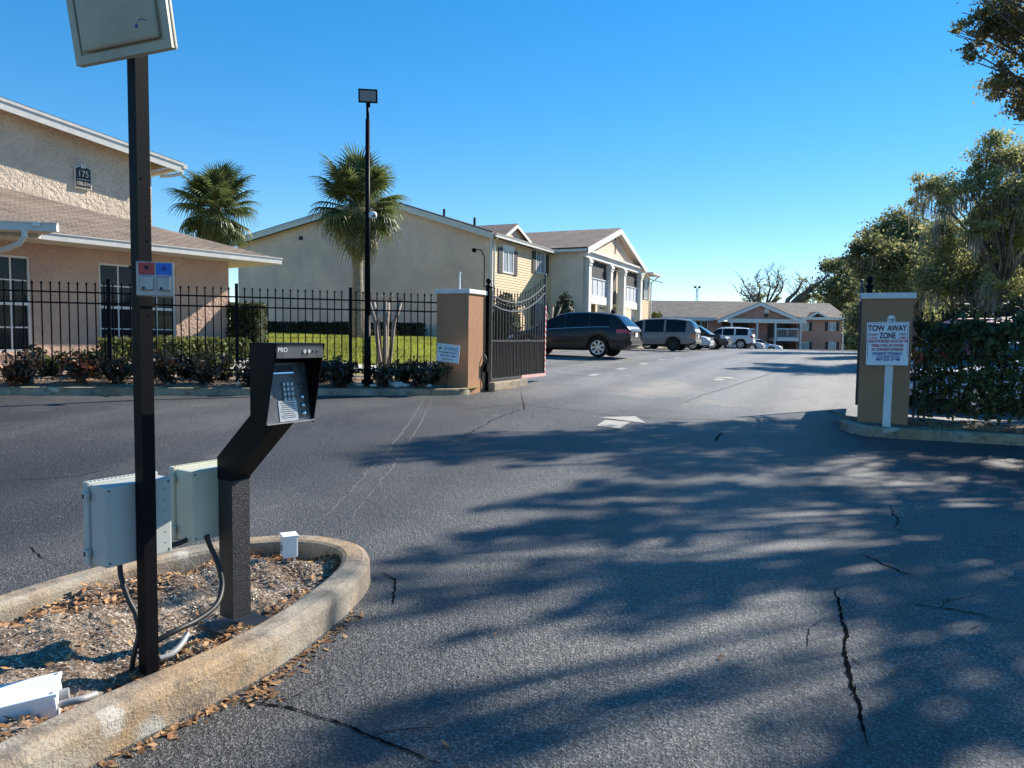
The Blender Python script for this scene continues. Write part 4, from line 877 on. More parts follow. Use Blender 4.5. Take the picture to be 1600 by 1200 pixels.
# porch roof corner nearer the left edge of the picture
pe = at(88, 350, 13.35); pd = V((.98, .19, 0)).normalized(); pn = V((.19, -.98, 0))
m = MB(); m.obox(pe-pd*6, pd*6, -pn*.11, UP*-.13); m.obox(pe-pd*6.0+pn*.02, pd*6.02, pn*-.05, UP*.02); m.build('gutter', 'gutter_white', t)
m = MB(); m.add([pe-pd*6-UP*.12-pn*.1, pe-UP*.12-pn*.1, pe-UP*.12-pn*1.5-pd*1.2, pe-pd*6-UP*.12-pn*1.5], [(0,1,2,3)]); m.obox(pe-pd*6-UP*.2-pn*.5, pd*5.5, pn*-.12, UP*.08); m.build('soffit', 'soffit', t)
m = MB(); m.add([pe-pd*6+UP*.01, pe+UP*.01, pe-pn*1.6-pd*1.6+UP*.42, pe-pn*1.6-pd*6+UP*.42], [(0,1,2,3)]); m.uvp(pe, pd, (-pn+UP*.3).normalized()); m.build('roof_slope', 'shingle_tan', t)
q = pe - pd*.52 - UP*.12; m = MB(); m.tube([q, q-UP*.12, q-UP*.24-pd*.10-pn*.05, q-UP*.32-pd*.42-pn*.3, q-UP*.36-pd*.8-pn*.6], .05, 8); m.build('downspout', 'gutter_white', t)
q = pe - pd*.4 + pn*.02; m = MB(); m.prism([q+UP*.025, q+pd*.13+UP*.02, q+pd*.16-UP*.06, q+pd*.02-UP*.055], pn*.012); m.build('gutter_strap', 'white_trim', t)
# upper storey gable behind
D_ = 5.0; QU = Q1 - N1*D_
def U(px, py): return onp(px, py, QU, T1)
ru0, ru1 = U(-260, 70), U(273, 259); cu = U(236, 260); dr = (ru1-ru0)
m = MB(); a = U(-260, 700); zlow = 2.5
wl_ = [V((ru0.x, ru0.y, zlow)), V((cu.x, cu.y, zlow)), V((cu.x, cu.y, cu.z-.0)), V((ru0.x, ru0.y, ru0.z-.12))]; wl_[2].z = ru0.z + dr.z*((cu-ru0).xy.length/dr.xy.length) - .12
m.add([p-N1*.0 for p in wl_], [(0,1,2,3)]); m.add([wl_[1], wl_[1]-N1*9, wl_[2]-N1*9, wl_[2]], [(0,1,2,3)]); m.build('upper_wall', 'stucco_upper', t)
m = MB(); m.prism([ru0+N1*.45, ru1+N1*.45, ru1-N1*9, ru0-N1*9], UP*.05); m.uvp(ru1, N1, -dr.normalized()); m.build('upper_roof', 'shingle_tan', t)
m = MB(); m.obox(ru0+N1*.45-UP*.27, dr, N1*.03, UP*.27); m.obox(ru0+N1*.48-UP*.06, dr, N1*.025, UP*.075); m.build('rake_board', 'gutter_white', t)
m = MB(); m.prism([ru0-UP*.13, ru1-UP*.13, ru1+N1*.45-UP*.13, ru0+N1*.45-UP*.13], UP*.02); m.build('upper_soffit', 'soffit', t)
m = MB(); m.obox(ru1+N1*.5-UP*.14, -N1*9, T1*.13, UP*.13); m.build('gutter', 'gutter_white', t)
q = ru1 + N1*.35 - UP*.14; m = MB(); m.tube([q+T1*.05, q-UP*.14+T1*.02, q-UP*.24-T1*.25-N1*.1, q-UP*.28-T1*.5-N1*.3], .05, 8); m.build('downspout', 'gutter_white', t)
# number plaque
pc_ = U(128.5, 277) + N1*.03; PXp, sc_ = T1, .84
m = MB(); hw, hh = .245, .31
shape = [(-hw,-hh), (hw,-hh), (hw,hh*.72), (.07,hh), (-.07,hh), (-hw,hh*.72)]
t2 = thing('number_plaque', pc_-UP*.35, 'dark brown building number plaque reading 175 over 100-214', 'sign')
m.prism([pc_+T1*x*sc_*1.1+UP*z*1.06 for x, z in shape], N1*.03); m.build('frame', 'plaque_cream', t2)
m = MB(); m.prism([pc_+T1*x*sc_*.96+UP*z*.95+N1*.03 for x, z in shape], N1*.008); m.build('panel', 'plaque_brown', t2)
m = MB(); m.box(pc_+UP*hh*.97+N1*.035, (.12, .03, .12), (T1, N1, UP)); m.build('keystone', 'plaque_cream', t2)
text('lettering', '175', .25, 'plaque_cream', t2, pc_+UP*.075+N1*.04, T1, UP, .002, sx=.95*sc_); text('lettering', '100-214', .14, 'plaque_cream', t2, pc_-UP*.19+N1*.04, T1, UP, .002, sx=.9*sc_)
m = MB(); m.box(pc_-UP*.075+N1*.04, (.38*sc_, .006, .02), (T1, N1, UP)); m.build('rule_line', 'plaque_cream', t2)

# ------------------------------------------------------------------ building 2 (apartments, centre)
Q2 = V((-.70, 34.0, 0)); ZB2 = .75
t = thing('apartment_building', V((Q2.x, Q2.y, ZB2)), 'two storey apartment building with tan siding and white columned portico', 'building')
G = lambda px, py: onp(px, py, Q2, CRS)
gl, gp, grr = G(356, 382), G(593, 309), G(776, 366); wlx, wrx = G(372, 400), G(767, 400)
def zr(p, A, B): k = (p-A).xy.length/(B-A).xy.length; return A.z+(B.z-A.z)*k
m = MB(); a, b = V((wlx.x, wlx.y, ZB2-.5)), V((wrx.x, wrx.y, ZB2-.5))
m.add([a, b, V((b.x, b.y, zr(wrx, grr, gp)-.2)), V((gp.x, gp.y, gp.z-.2)), V((a.x, a.y, zr(wlx, gl, gp)-.2))], [(0,1,2,3,4)])
m.add([a, a+DEP*20, a+DEP*20+UP*5.5, V((a.x, a.y, zr(wlx, gl, gp)-.2))], [(3,2,1,0)]); m.build('gable_wall', 'stucco_grey', t)
for A, B, sg in ((gp, grr, 1), (gl, gp, -1)):
    m = MB(); d_ = B-A; m.prism([A-DEP*.35, B-DEP*.35, B+DEP*32, A+DEP*32], UP*.08); m.uvp(B, DEP, (-d_ if sg > 0 else d_).normalized()); m.build('roof_slope', 'shingle_brown', t)
    m = MB(); m.obox(A-DEP*.35-UP*.26, d_, -DEP*.03, UP*.27); m.obox(A-DEP*.38-UP*.05, d_, -DEP*.03, UP*.07); m.build('rake_board', 'gutter_white', t)
    m = MB(); m.prism([A-DEP*.35-UP*.16, B-DEP*.35-UP*.16, B-UP*.16, A-UP*.16], UP*.02); m.build('soffit', 'soffit', t)
for px, py in ((669, 326), (718, 340)): q = G(px, py); m = MB(); m.cyl(q+DEP*1.5-UP*.3, q+DEP*1.5+UP*.22, .06, n=8); m.build('vent_pipe', 'rubber', t)
q = G(470.5, 372); m = MB(); m.box(q-DEP*.02, (.22, .05, .2), (CRS, DEP, UP)); m.build('wall_vent', 'screen_dark', t)
q = G(748, 391); m = MB(); m.tube([q+CRS*.3-UP*1.8, q+CRS*.3-UP*.35, q+CRS*.15-DEP*.1+UP*.02, q-DEP*.35], .022, 6); m.lathe([(.03, 0), (.10, .12), (.11, .16), (0, .17)], q-DEP*.35+UP*.04, V((-.3, -.6, -.6)), 12); m.build('wall_lamp', 'black_steel', t)
# siding wall as lapped boards
SL = 8.2; ez = grr.z - .15; nb = int((ez-ZB2)/.125); m = MB()
O2 = V((wrx.x, wrx.y, 0))
for i in range(nb):
    z0 = ZB2 + i*.125; a = O2+UP*z0+CRS*.022; b = O2+UP*(z0+.125)+CRS*.004; c0_ = O2+UP*z0+CRS*.002
    m.add([a, a+DEP*SL, b+DEP*SL, b, c0_, c0_+DEP*SL], [(0,1,2,3), (4,5,1,0)])
tag(m.build('siding_boards', 'siding', t), kind='stuff')
m = MB(); m.obox(O2+UP*ZB2-DEP*.02-CRS*.05, CRS*.10, DEP*.10, UP*(ez-ZB2)); m.build('corner_board', 'white_trim', t)
def pwin(par, O, d, nrm, s0, s1_, z0, z1, shut=.32, gm='glass_curtain', hood=True, proud=.03):
    P = lambda s_, z, k=0: V((O.x, O.y, 0)) + d*s_ + UP*z + nrm*k
    m = MB(); fw = .07
    for a, b, c, e in ((s0, s0+fw, z0, z1), (s1_-fw, s1_, z0, z1), (s0+fw, s1_-fw, z1-fw, z1), (s0+fw, s1_-fw, z0, z0+fw), ((s0+s1_)/2-.03, (s0+s1_)/2+.03, z0+fw, z1-fw)): m.obox(P(a, c), d*(b-a), nrm*(proud+.03), UP*(e-c))
    wf = m.build('window_frame', 'white_trim', par)
    for a, b in ((s0+fw, (s0+s1_)/2-.03), ((s0+s1_)/2+.03, s1_-fw)): m = MB(); m.obox(P(a, z0+fw), d*(b-a), nrm*(proud+.005), UP*(z1-z0-2*fw)); m.build('pane', gm, wf)
    if shut:
        for a in (s0-shut-.02, s1_+.02): m = MB(); m.obox(P(a, z0-.03), d*shut, nrm*(proud+.03), UP*(z1-z0+.06)); m.build('shutter', 'shutter', par)
    if hood: m = MB(); m.obox(P(s0-.03, z1+.01), d*(s1_-s0+.06), nrm*(proud+.06), UP*.2); m.build('window_head', 'white_trim', par)
def s2(px, Q=O2): r_ = (px-800)/F; return (r_*Q.y-Q.x)/(DEP.x-r_*DEP.y)
for a, b in ((781.5, 798.5), (833, 848)):
    sa, sb_ = s2(a), s2(b); pwin(t, O2, DEP, CRS, sa, sb_, onp((a+b)/2, 427, O2, DEP).z, onp((a+b)/2, 390, O2, DEP).z, .42 if a < 800 else .42)
    pwin(t, O2, DEP, CRS, sa, sb_, onp((a+b)/2, 427, O2, DEP).z-2.75, onp((a+b)/2, 390, O2, DEP).z-2.75, .42, 'glass_curtain_blind')
m = MB(); e0 = V((grr.x, grr.y, grr.z-.02)) - DEP*.3 + CRS*.02; m.obox(e0-UP*.13, DEP*(SL+.3), CRS*.12, UP*.13); m.obox(e0, DEP*(SL+.3), CRS*.15, UP*.02); m.build('gutter', 'gutter_white', t)
m = MB(); m.obox(O2+UP*(grr.z-.2)-CRS*.1, DEP*SL, CRS*(grr-O2).dot(CRS), UP*.03); m.build('soffit', 'soffit', t)
q = O2 + CRS*.12 + DEP*.10; m = MB(); m.tube([V((q.x, q.y, grr.z-.12))+CRS*.2, V((q.x, q.y, grr.z-.35)), V((q.x, q.y, ZB2+.2))], .045, 8); m.build('downspout', 'gutter_white', t)
# small dormer gable over the eave
dl, dpk, dr_ = [onp(px, py, O2+CRS*-.9, DEP) for px, py in ((783, 369), (803, 351.5), (823, 376))]
m = MB(); m.prism([dl, dr_, dpk], -CRS*.05); m.build('dormer_wall', 'stucco_grey', t)
for A, B in ((dl, dpk), (dr_, dpk)):
    dd = (B-A)*1.1; m = MB(); m.prism([A-(B-A)*.12+CRS*.2, A-(B-A)*.12+dd*1.02+CRS*.2, A-(B-A)*.12+dd*1.02-CRS*4.5, A-(B-A)*.12-CRS*4.5], UP*.06); m.uvp(A, CRS, (B-A).normalized()); m.build('dormer_roof', 'shingle_brown', t)
    m = MB(); m.obox(A-(B-A)*.12+CRS*.2-UP*.16, dd*1.02, CRS*.03, UP*.17); m.build('dormer_rake', 'white_trim', t)
# portico block
PC = V((2.4, 40.7, 0)) + CRS*1.5; PLn = 12.0
Gp = lambda px, py: onp(px, py, PC, DEP)
pe0, ppk, pe1 = Gp(913, 395), Gp(967, 361), Gp(1004.5, 416)
sP = lambda px: s2(px, PC)
zc = Gp(911, 411).z; zent = zc
m = MB(); zeave = pe0.z+.12
a = PC-CRS*2.3; m.add([V((a.x, a.y, ZB2-.3)), V((PC.x, PC.y, ZB2-.3)), V((PC.x, PC.y, zeave)), V((a.x, a.y, zeave))], [(0,1,2,3)]); m.build('side_wall', 'stucco_beige', t)
pm = pe0.lerp(pe1, .5); half_ = (pe1-pe0).xy.length/2
A0 = V((PC.x, PC.y, 0)) + DEP*(-.35); A1 = A0 + DEP*(2*half_); zA = (pe0.z+pe1.z)/2; AP_ = (A0+A1)/2 + UP*ppk.z; A0 = A0+UP*(zA); A1 = A1+UP*(zA)
m = MB(); m.prism([A0+UP*.02, A1+UP*.02, AP_-UP*.1], -CRS*.1); m.build('pediment', 'stucco_grey', t)
for z0_, z1_ in ((zA+.62, zA+.75), (zA+.1, zA+.18)): pass
q = (A0+A1)/2; 
for zz, hh_ in ((zA+.35, .5), (zA+1.15, .5)): m = MB(); m.obox(V((q.x, q.y, zz))-DEP*.06, DEP*.12, CRS*.03, UP*hh_); m.build('slot_vent', 'screen_dark', t)
for A, B in ((A0, AP_), (AP_, A1)):
    d_ = B-A; m = MB(); m.prism([A+CRS*.35, B+CRS*.35, B-CRS*9, A-CRS*9], UP*.08); m.uvp(A if A is A0 else B, CRS, (d_ if A is A0 else -d_).normalized()); m.build('portico_roof', 'shingle_brown', t)
    m = MB(); m.obox(A+CRS*.35-UP*.30, d_, CRS*.04, UP*.32); m.build('portico_rake', 'white_trim', t)
    m = MB(); m.prism([A+CRS*.35-UP*.2, B+CRS*.35-UP*.2, B-UP*.2, A-UP*.2], UP*.02); m.build('soffit', 'soffit', t)
m = MB(); m.obox(A0-CRS*1.7-DEP*.05-UP*.16, CRS*2.0, -DEP*.12, UP*.13); m.build('gutter', 'gutter_white', t)
s_end = sP(1000)
m = MB(); m.obox(V((PC.x, PC.y, zA-.42))-DEP*.1-CRS*.2, DEP*(s_end+.2), CRS*.35, UP*.40); m.obox(V((PC.x, PC.y, zA-.12))-DEP*.25-CRS*.2, DEP*(s_end+.5), CRS*.5, UP*.10); m.build('entablature', 'column_white', t)
m = MB(); m.obox(V((PC.x, PC.y, ZB2-.2))-CRS*9+DEP*.02, CRS*7.4, DEP*(s_end+3.0), UP*(zA-ZB2+.1)); m.build('rear_block', 'stucco_beige', t)
cols = [(909, 918), (943, 952), (964, 972.5), (990, 998.8)]; cs = []
for a, b in cols:
    sa = sP((a+b)/2); wdc = .55; cs.append(sa); m = MB(); c = V((PC.x, PC.y, 0))+DEP*sa; zb_ = ZB2-.2
    m.box(c+UP*((zb_+zA-.42)/2), (.42, .42, zA-.42-zb_), (CRS, DEP, UP)); m.box(c+UP*(zA-.60), (.56, .56, .16), (CRS, DEP, UP)); m.box(c+UP*(zA-.78), (.49, .49, .10), (CRS, DEP, UP)); m.box(c+UP*(ZB2+.2), (.54, .54, .4), (CRS, DEP, UP)); m.build('column', 'column_white', t)
zf = Gp(930, 471).z; zfl = zf+.05
for i, j, kind in ((0, 1, 'b'), (1, 2, 'w'), (2, 3, 'b')):
    a, b = V((PC.x, PC.y, 0))+DEP*(cs[i]+.21), V((PC.x, PC.y, 0))+DEP*(cs[j]-.21); d_ = b-a
    if kind == 'b':
        m = MB(); m.obox(a+UP*(zfl-.2)-CRS*.16, d_, CRS*.22, UP*.45); m.build('balcony_band', 'column_white', t)
        m = MB(); m.obox(a+UP*(zfl-.05)-CRS*1.5, d_, CRS*1.4, UP*.1); m.build('balcony_floor', 'column_white', t)
        m = MB(); m.obox(a+UP*(zfl+.25)-CRS*.05, d_, CRS*.05, UP*.05); m.obox(a+UP*(zfl+1.2)-CRS*.06, d_, CRS*.08, UP*.06)
        for k in range(5): m.obox(a+d_*(k/4)*.985+UP*(zfl+.3)-CRS*.05, DEP*.05, CRS*.05, UP*.9)
        rl = m.build('balcony_railing', 'railing_grey', t)
        for k in range(4): m = MB(); m.obox(a+d_*((k+.03)/4)+UP*(zfl+.31)-CRS*.035, d_*.22, CRS*.012, UP*.88); m.build('railing_panel', 'railing_grey', rl)
        m = MB(); m.obox(a-CRS*1.55+UP*(ZB2-.2), d_, CRS*.05, UP*(zA-ZB2)); m.build('recess_wall', 'door_dark', t)
        m = MB(); m.obox(a-CRS*.10+UP*(zfl+1.28), d_, CRS*.02, UP*(zA-.45-zfl-1.28)); m.build('balcony_screen', 'screen_dark', t)
        m = MB(); m.obox(a-CRS*1.44+UP*(ZB2)+d_*.1, d_*.36, CRS*.04, UP*2.05); dr2 = m.build('door', 'white_paint', t)
        for zz in (.3, 1.15): m = MB(); m.obox(a-CRS*1.40+UP*(ZB2+zz)+d_*.16, d_*.24, CRS*.02, UP*.65); m.build('door_panel', 'glass_dark', dr2)
    else:
        m = MB(); m.obox(a-CRS*.9+UP*(ZB2-.2), d_, CRS*.05, UP*(zA-ZB2)); m.build('stair_wall', 'stucco_beige', t)
        q = a+d_*.55-CRS*.84+UP*(Gp(957, 475).z); m = MB(); m.box(q, (.04, .95, .55), (CRS, DEP, UP)); pq = m.build('unit_sign', 'plaque_brown', t); m = MB(); m.box(q+CRS*.022, (.01, .8, .4), (CRS, DEP, UP)); m.build('unit_sign_face', 'stucco_beige', pq)
        q = V((PC.x, PC.y, 0))+DEP*(cs[1]+.1)+CRS*.28+UP*(ZB2+2.0); m = MB(); m.lathe([(.02, 0), (.12, .06), (.13, .26), (.03, .36)], q, UP, 8); m.build('porch_lantern', 'black_steel', t)
m = MB(); c = V((PC.x, PC.y, 0))+DEP*(s_end-.1)-CRS*1.6; m.add([V((c.x, c.y, ZB2-.3)), V((c.x, c.y, ZB2-.3))+DEP*.05, V((c.x, c.y, zA)), V((c.x, c.y, zA))], [(0,1,2,3)])
c2 = V((PC.x, PC.y, 0))+DEP*(s_end+.3)-CRS*.12; z9 = zA-.3
for i in range(int((z9-ZB2)/.125)): a = c2+UP*(ZB2+i*.125)+CRS*.02; b = a+UP*.125-CRS*.018; m.add([a, a+DEP*2.2, b+DEP*2.2, b], [(0,1,2,3)])
tag(m.build('siding_boards', 'siding', t), kind='stuff')
pwin(t, c2, DEP, CRS, .55, 1.4, zA-2.0, zA-.7, .25)
m = MB(); m.obox(c2-CRS*.4+UP*(z9), DEP*2.9, CRS*1.1, UP*.1); m.obox(c2+CRS*.65+UP*(z9-.05), DEP*2.7, CRS*.14, UP*.14); m.build('gutter', 'gutter_white', t)
q = c2+DEP*2.2+CRS*.1; m = MB(); m.tube([q+UP*(z9)+CRS*.6, q+UP*(z9-.12)+CRS*.45, q+UP*(z9-.45), q+UP*ZB2], .05, 6); m.build('downspout', 'white_trim', t)

# ------------------------------------------------------------------ building 3 (far end)
Y3 = 97.0; K3 = Y3/F
B = lambda px, py, dy=0.0: at(px, py, Y3+dy)
def fb3(m, x0, y0, x1, y1, d0=0.0, th=.2): a, b = B(x0, y1), B(x1, y0); m.obox(V((a.x, Y3+d0, a.z)), V((b.x-a.x, 0, 0)), V((0, th, 0)), V((0, 0, b.z-a.z))); return m
o3 = B(1160, 560)
t = thing('apartment_block', o3, 'far brown two storey apartment block with central gabled portico', 'building')
fb3(MB(), 990, 496, 1128, 575, 0, 11).build('wall', 'stucco_far', t); fb3(MB(), 1243, 496, 1316, 575, 0, 11).build('wall', 'stucco_far', t)
def roof3(m, pl_, depth, uv=True): return m
a, b, c, d_ = B(985, 498), B(1132, 498), B(1170, 471, 6), B(960, 469, 6)
m = MB(); m.add([a-V((0,.5,0)), b-V((0,.5,0)), c, d_], [(0,1,2,3)]); m.uvp(a, V((1,0,0)), V((0,.85,.5))); m.build('roof_slope', 'shingle_far', t)
a, b, c, d_ = B(1100, 498), B(1326, 498.5), B(1296, 474, 6), B(1150, 471.5, 6)
m = MB(); m.add([a-V((0,.5,0)), b-V((0,.5,0)), c, d_], [(0,1,2,3)]); m.add([b-V((0,.5,0)), b+V((.3,12,0)), c], [(0,1,2)]); m.uvp(a, V((1,0,0)), V((0,.85,.5))); m.build('roof_slope', 'shingle_far', t)
fb3(MB(), 985, 496.5, 1130, 499.5, -.6, .15).build('gutter', 'gutter_white', t); fb3(MB(), 1246, 496.5, 1327, 499.5, -.6, .15).build('gutter', 'gutter_white', t)
m = MB(); m.prism([B(1132,498,-2.5), B(1246,498,-2.5), B(1189,476,-2.5)], V((0,6,0))); m.build('pediment', 'stucco_far', t)
for A_, B_ in (((1122,500), (1189,472.5)), ((1189,472.5), (1252,499.5))):
    a, b = B(*A_, -3), B(*B_, -3); m = MB(); m.obox(a, b-a, V((0,.15,0)), V((0,0,-.42))); m.build('portico_rake', 'white_trim', t)
    m = MB(); m.prism([a, b, b+V((0,9,0)), a+V((0,9,0))], V((0,0,.08))); m.uvp(a, V((0,1,0)), (b-a).normalized()); m.build('portico_roof', 'shingle_far', t)
fb3(MB(), 1184, 482, 1191, 490, -2.6, .08).build('gable_vent', 'white_trim', t); fb3(MB(), 1184, 491.5, 1190, 496, -2.6, .08).build('gable_sign', 'plaque_brown', t)
fb3(MB(), 1128, 500, 1247, 504.5, -2.8, .4).build('entablature', 'column_white', t)
for x in (1133, 1172, 1199.5, 1238): fb3(MB(), x-2.2, 504, x+2.2, 575, -2.75, .4).build('column', 'column_white', t)
fb3(MB(), 1130, 503, 1245, 575, 2.5, .2).build('recess_wall', 'door_dark', t)
fb3(MB(), 1175, 503, 1197, 575, -.6, 3).build('stair_wall', 'stucco_far', t)
for x0, x1 in ((1136, 1170), (1202, 1236)):
    fb3(MB(), x0, 528.5, x1, 532.5, -2.7, 3).build('balcony_floor', 'column_white', t)
    m = MB(); fb3(m, x0, 513.5, x1, 515, -2.6, .1); fb3(m, x0, 527, x1, 528.5, -2.6, .1)
    for k in range(3): fb3(m, x0+k*(x1-x0-1)/2, 514, x0+k*(x1-x0-1)/2+1, 528, -2.6, .1)
    for k in range(14): fb3(m, x0+(k+.4)*(x1-x0)/14, 514.5, x0+(k+.4)*(x1-x0)/14+.9, 528, -2.55, .04)
    m.build('balcony_railing', 'railing_grey', t)
for x in (1255.5, 1298):
    for y0, y1 in ((503.5, 516.5), (534.5, 548.5)):
        a, b = B(x-4, y1), B(x+8, y0); pwin(t, V((0, Y3, 0)), V((1,0,0)), V((0,-1,0)), a.x, b.x, a.z, b.z, .42, 'glass_curtain', False)
a, b = B(1084, 514.5), B(1106, 501.5); pwin(t, V((0, Y3, 0)), V((1,0,0)), V((0,-1,0)), a.x, b.x, a.z, b.z, 0, 'glass_dark', False)
a, b, c = B(1262, 495.5, -.2), B(1293, 495.5, -.2), B(1277, 487, -.2)
m = MB()
for A_, B_ in ((a, c), (c, b)): m.obox(A_-V((0,.3,0)), B_-A_, V((0,.15,0)), V((0,0,-.2)))
m.build('dormer_rake', 'white_trim', t); m = MB(); m.prism([a, b, c], V((0, 3, 0))); m.build('dormer_roof', 'shingle_far', t)
fb3(MB(), 1315.5, 499, 1317, 572, -.15, .15).build('downspout', 'white_trim', t)
q = B(1054, 485, 3); m = MB(); m.box(q, (.5, .4, .3)); m.build('roof_vent', 'railing_grey', t)

# ------------------------------------------------------------------ palms
def frond_mesh(name, drop, mat, rg):
    m = MB(); pl_ = .95; pts = [V((pl_*i/5, 0, -drop*.25*(i/5)**2)) for i in range(6)]
    for s_ in (-1, 1): m.add([p for q in pts for p in (q+V((0, s_*.012, 0)), q+V((0, s_*.012, .022)))], [(2*i, 2*i+2, 2*i+3, 2*i+1) for i in range(5)])
    m.add([p for q in pts for p in (q+V((0, -.014, .022)), q+V((0, .014, .022)))], [(2*i, 2*i+2, 2*i+3, 2*i+1) for i in range(5)])
    h = pts[-1]; nb_ = 30
    for i in range(nb_):
        th = math.radians(-150+300*i/(nb_-1)) + rg.uniform(-.03, .03); ln = (.98*(.72+.28*math.cos(th*.62)))*rg.uniform(.9, 1.06)
        cst = h + V((.34*max(0, math.cos(th*.55)), 0, -drop*.05)); d = V((math.cos(th), math.sin(th), 0)); sd = V((-d.y, d.x, 0)); prev = None
        for k in range(6):
            u_ = k/5; r_ = ln*u_; fold = .20*abs(math.sin(th))*u_; z = -drop*(.22*u_*u_+.75*u_**3.2)*ln + fold*.6*(1-u_) ; p = cst + d*(r_*(1-.22*drop*u_*u_)) + V((0, 0, z+rg.uniform(-.01, .01)))
            wd = .042*(1-.05*u_) if k < 3 else .042*(1-u_)*1.6+.003
            cur = (p-sd*wd, p+V((0,0,-.012)), p+sd*wd)
            if prev: m.add([*prev, *cur], [(0,1,4,3), (1,2,5,4)])
            prev = cur
    return m
def palm(label, base, ztop, nfr, sc, seed, skirt=.25, lean=(0,0), low=132, top=84):
    rg = random.Random(seed); t = thing('palm_tree', base, label, 'palm tree'); c = V((base.x+lean[0], base.y+lean[1], ztop))
    pts = [base.lerp(c, i/12)+V((0, 0, -.15 if i == 0 else 0)) for i in range(13)]
    m = MB(); m.tube(pts, [.19+.05*(1-i/12)**3+.012*rg.uniform(-1, 1)+(.05 if i > 10 else 0) for i in range(13)], 14); m.build('trunk', 'bark_palm', t, True)
    m = MB()
    for k in range(34):
        a = rg.uniform(0, 6.28); z = rg.uniform(-.75, .15); o = V((math.cos(a), math.sin(a), 0)); p = c + o*.16 + UP*z; m.cyl(p, p+o*.16+UP*.30, .05, .022, n=5)
    m.build('leaf_boots', 'boot', t)
    ORGt = ORG[t.name]; ORG[t.name] = V((0,0,0))
    protos = [frond_mesh('f', dr_, 0, rg) for dr_ in (.22, .42, .70, 1.05)]
    green = [p.build('frond', 'palm_leaf', t) for p in protos]; old = [p.build('frond', 'palm_old', t) for p in protos[2:]]; ORG[t.name] = ORGt
    use = set()
    for i in range(nfr):
        u_ = (i+.5)/nfr; el = math.radians(top - low*u_**1.05 + rg.uniform(-11, 11)); az = i*2.39996 + rg.uniform(-.25, .25)
        pi_ = 0 if u_ < .25 else 1 if u_ < .55 else 2 if u_ < .85 else 3
        src = old[pi_-2] if (u_ > 1-skirt and rg.random() < .65) else green[pi_]
        if src in use: o = pcopy(src)
        else: o = src; use.add(src)
        s_ = sc*rg.uniform(.78, 1.12); o.location = c - ORGt + UP*(.1-.35*u_)*sc; o.scale = (s_, s_, s_)
        o.rotation_euler = (Matrix.Rotation(az, 3, 'Z') @ Matrix.Rotation(-el, 3, 'Y') @ Matrix.Rotation(rg.uniform(-.4, .4), 3, 'X')).to_euler()
    for o in green+old:
        if o not in use: bpy.data.objects.remove(o)
    return t
pb = at(560, 538, 27); pbz = yh(pb.x, pb.y); pt = at(560, 322, 27)
palm('tall cabbage palm before the gable wall, beside the lamp pole', V((pb.x, pb.y, pbz)), pt.z+.1, 66, .86, 3, .22, (at(558, 322, 27).x-pb.x, 0), 142)
pb = at(339, 520, 31); pt = at(336, 322, 31)
palm('rounder cabbage palm rising behind the hipped office roof', V((pb.x, pb.y, 1.1)), pt.z, 70, .88, 8, .08, (0, 0), 118, 70)

# ------------------------------------------------------------------ hedges and shrubs
def hedge_pts(a, b, th, z0, z1, n, rng, lump=.06, holes=0.0):
    d = b-a; L_ = d.length; d = d.normalized(); nn = np.array((-d.y, d.x, 0)); u_ = rng.uniform(0, 1, n); P = np.outer(u_, np.array(d)*L_) + np.array(a)
    k = rng.uniform(0, 1, n); fz = rng.uniform(0, 1, n); fy = rng.uniform(-.5, .5, n)
    top = k < .3; side = (k >= .3) & (k < .85); fy = np.where(side, np.where(rng.uniform(0, 1, n) < .6, -.5, .5)+rng.normal(0, .05, n), fy); fz = np.where(top, 1+rng.normal(0, .02, n), fz)
    w_ = lump*np.sin(u_*L_*5+3)*np.cos(u_*L_*2.3)
    P = P + np.outer(fy*(th+w_), nn); P[:, 2] = z0 + (z1-z0+w_*.6)*fz + rng.normal(0, lump*.35, n); return P
def hedge(name, label, a, b, th, z0, z1, n, size, mat, seed, core=True, cat='hedge', lump=.06, asp=.55):
    rng = np.random.default_rng(seed); t = thing(name, (a+b)/2*1 + UP*(z0-((a+b)/2).z), label, cat)
    P = hedge_pts(a, b, th, z0, z1, n, rng, lump); npmesh('foliage', leaves(P, size, rng, asp), 4, mat, t)
    d = (b-a).normalized(); nn = V((-d.y, d.x, 0))
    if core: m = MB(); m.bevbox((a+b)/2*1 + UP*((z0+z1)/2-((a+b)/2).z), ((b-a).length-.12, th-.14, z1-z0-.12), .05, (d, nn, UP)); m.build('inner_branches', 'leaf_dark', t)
    else:
        m = MB(); rg = random.Random(seed)
        for k in range(int((b-a).length*5)):
            p = a.lerp(b, rg.random()) + nn*rg.uniform(-.12, .12); q = V((p.x+rg.uniform(-.2, .2), p.y+rg.uniform(-.2, .2), z0+(z1-z0)*rg.uniform(.6, 1))); m.tube([V((p.x, p.y, z0-.1)), V(((p.x+q.x)/2+rg.uniform(-.08, .08), (p.y+q.y)/2, (z0+q.z)/2)), q], [.018, .012, .005], 5)
        tag(m.build('stems', 'bark_oak', t), kind='stuff')
    return t
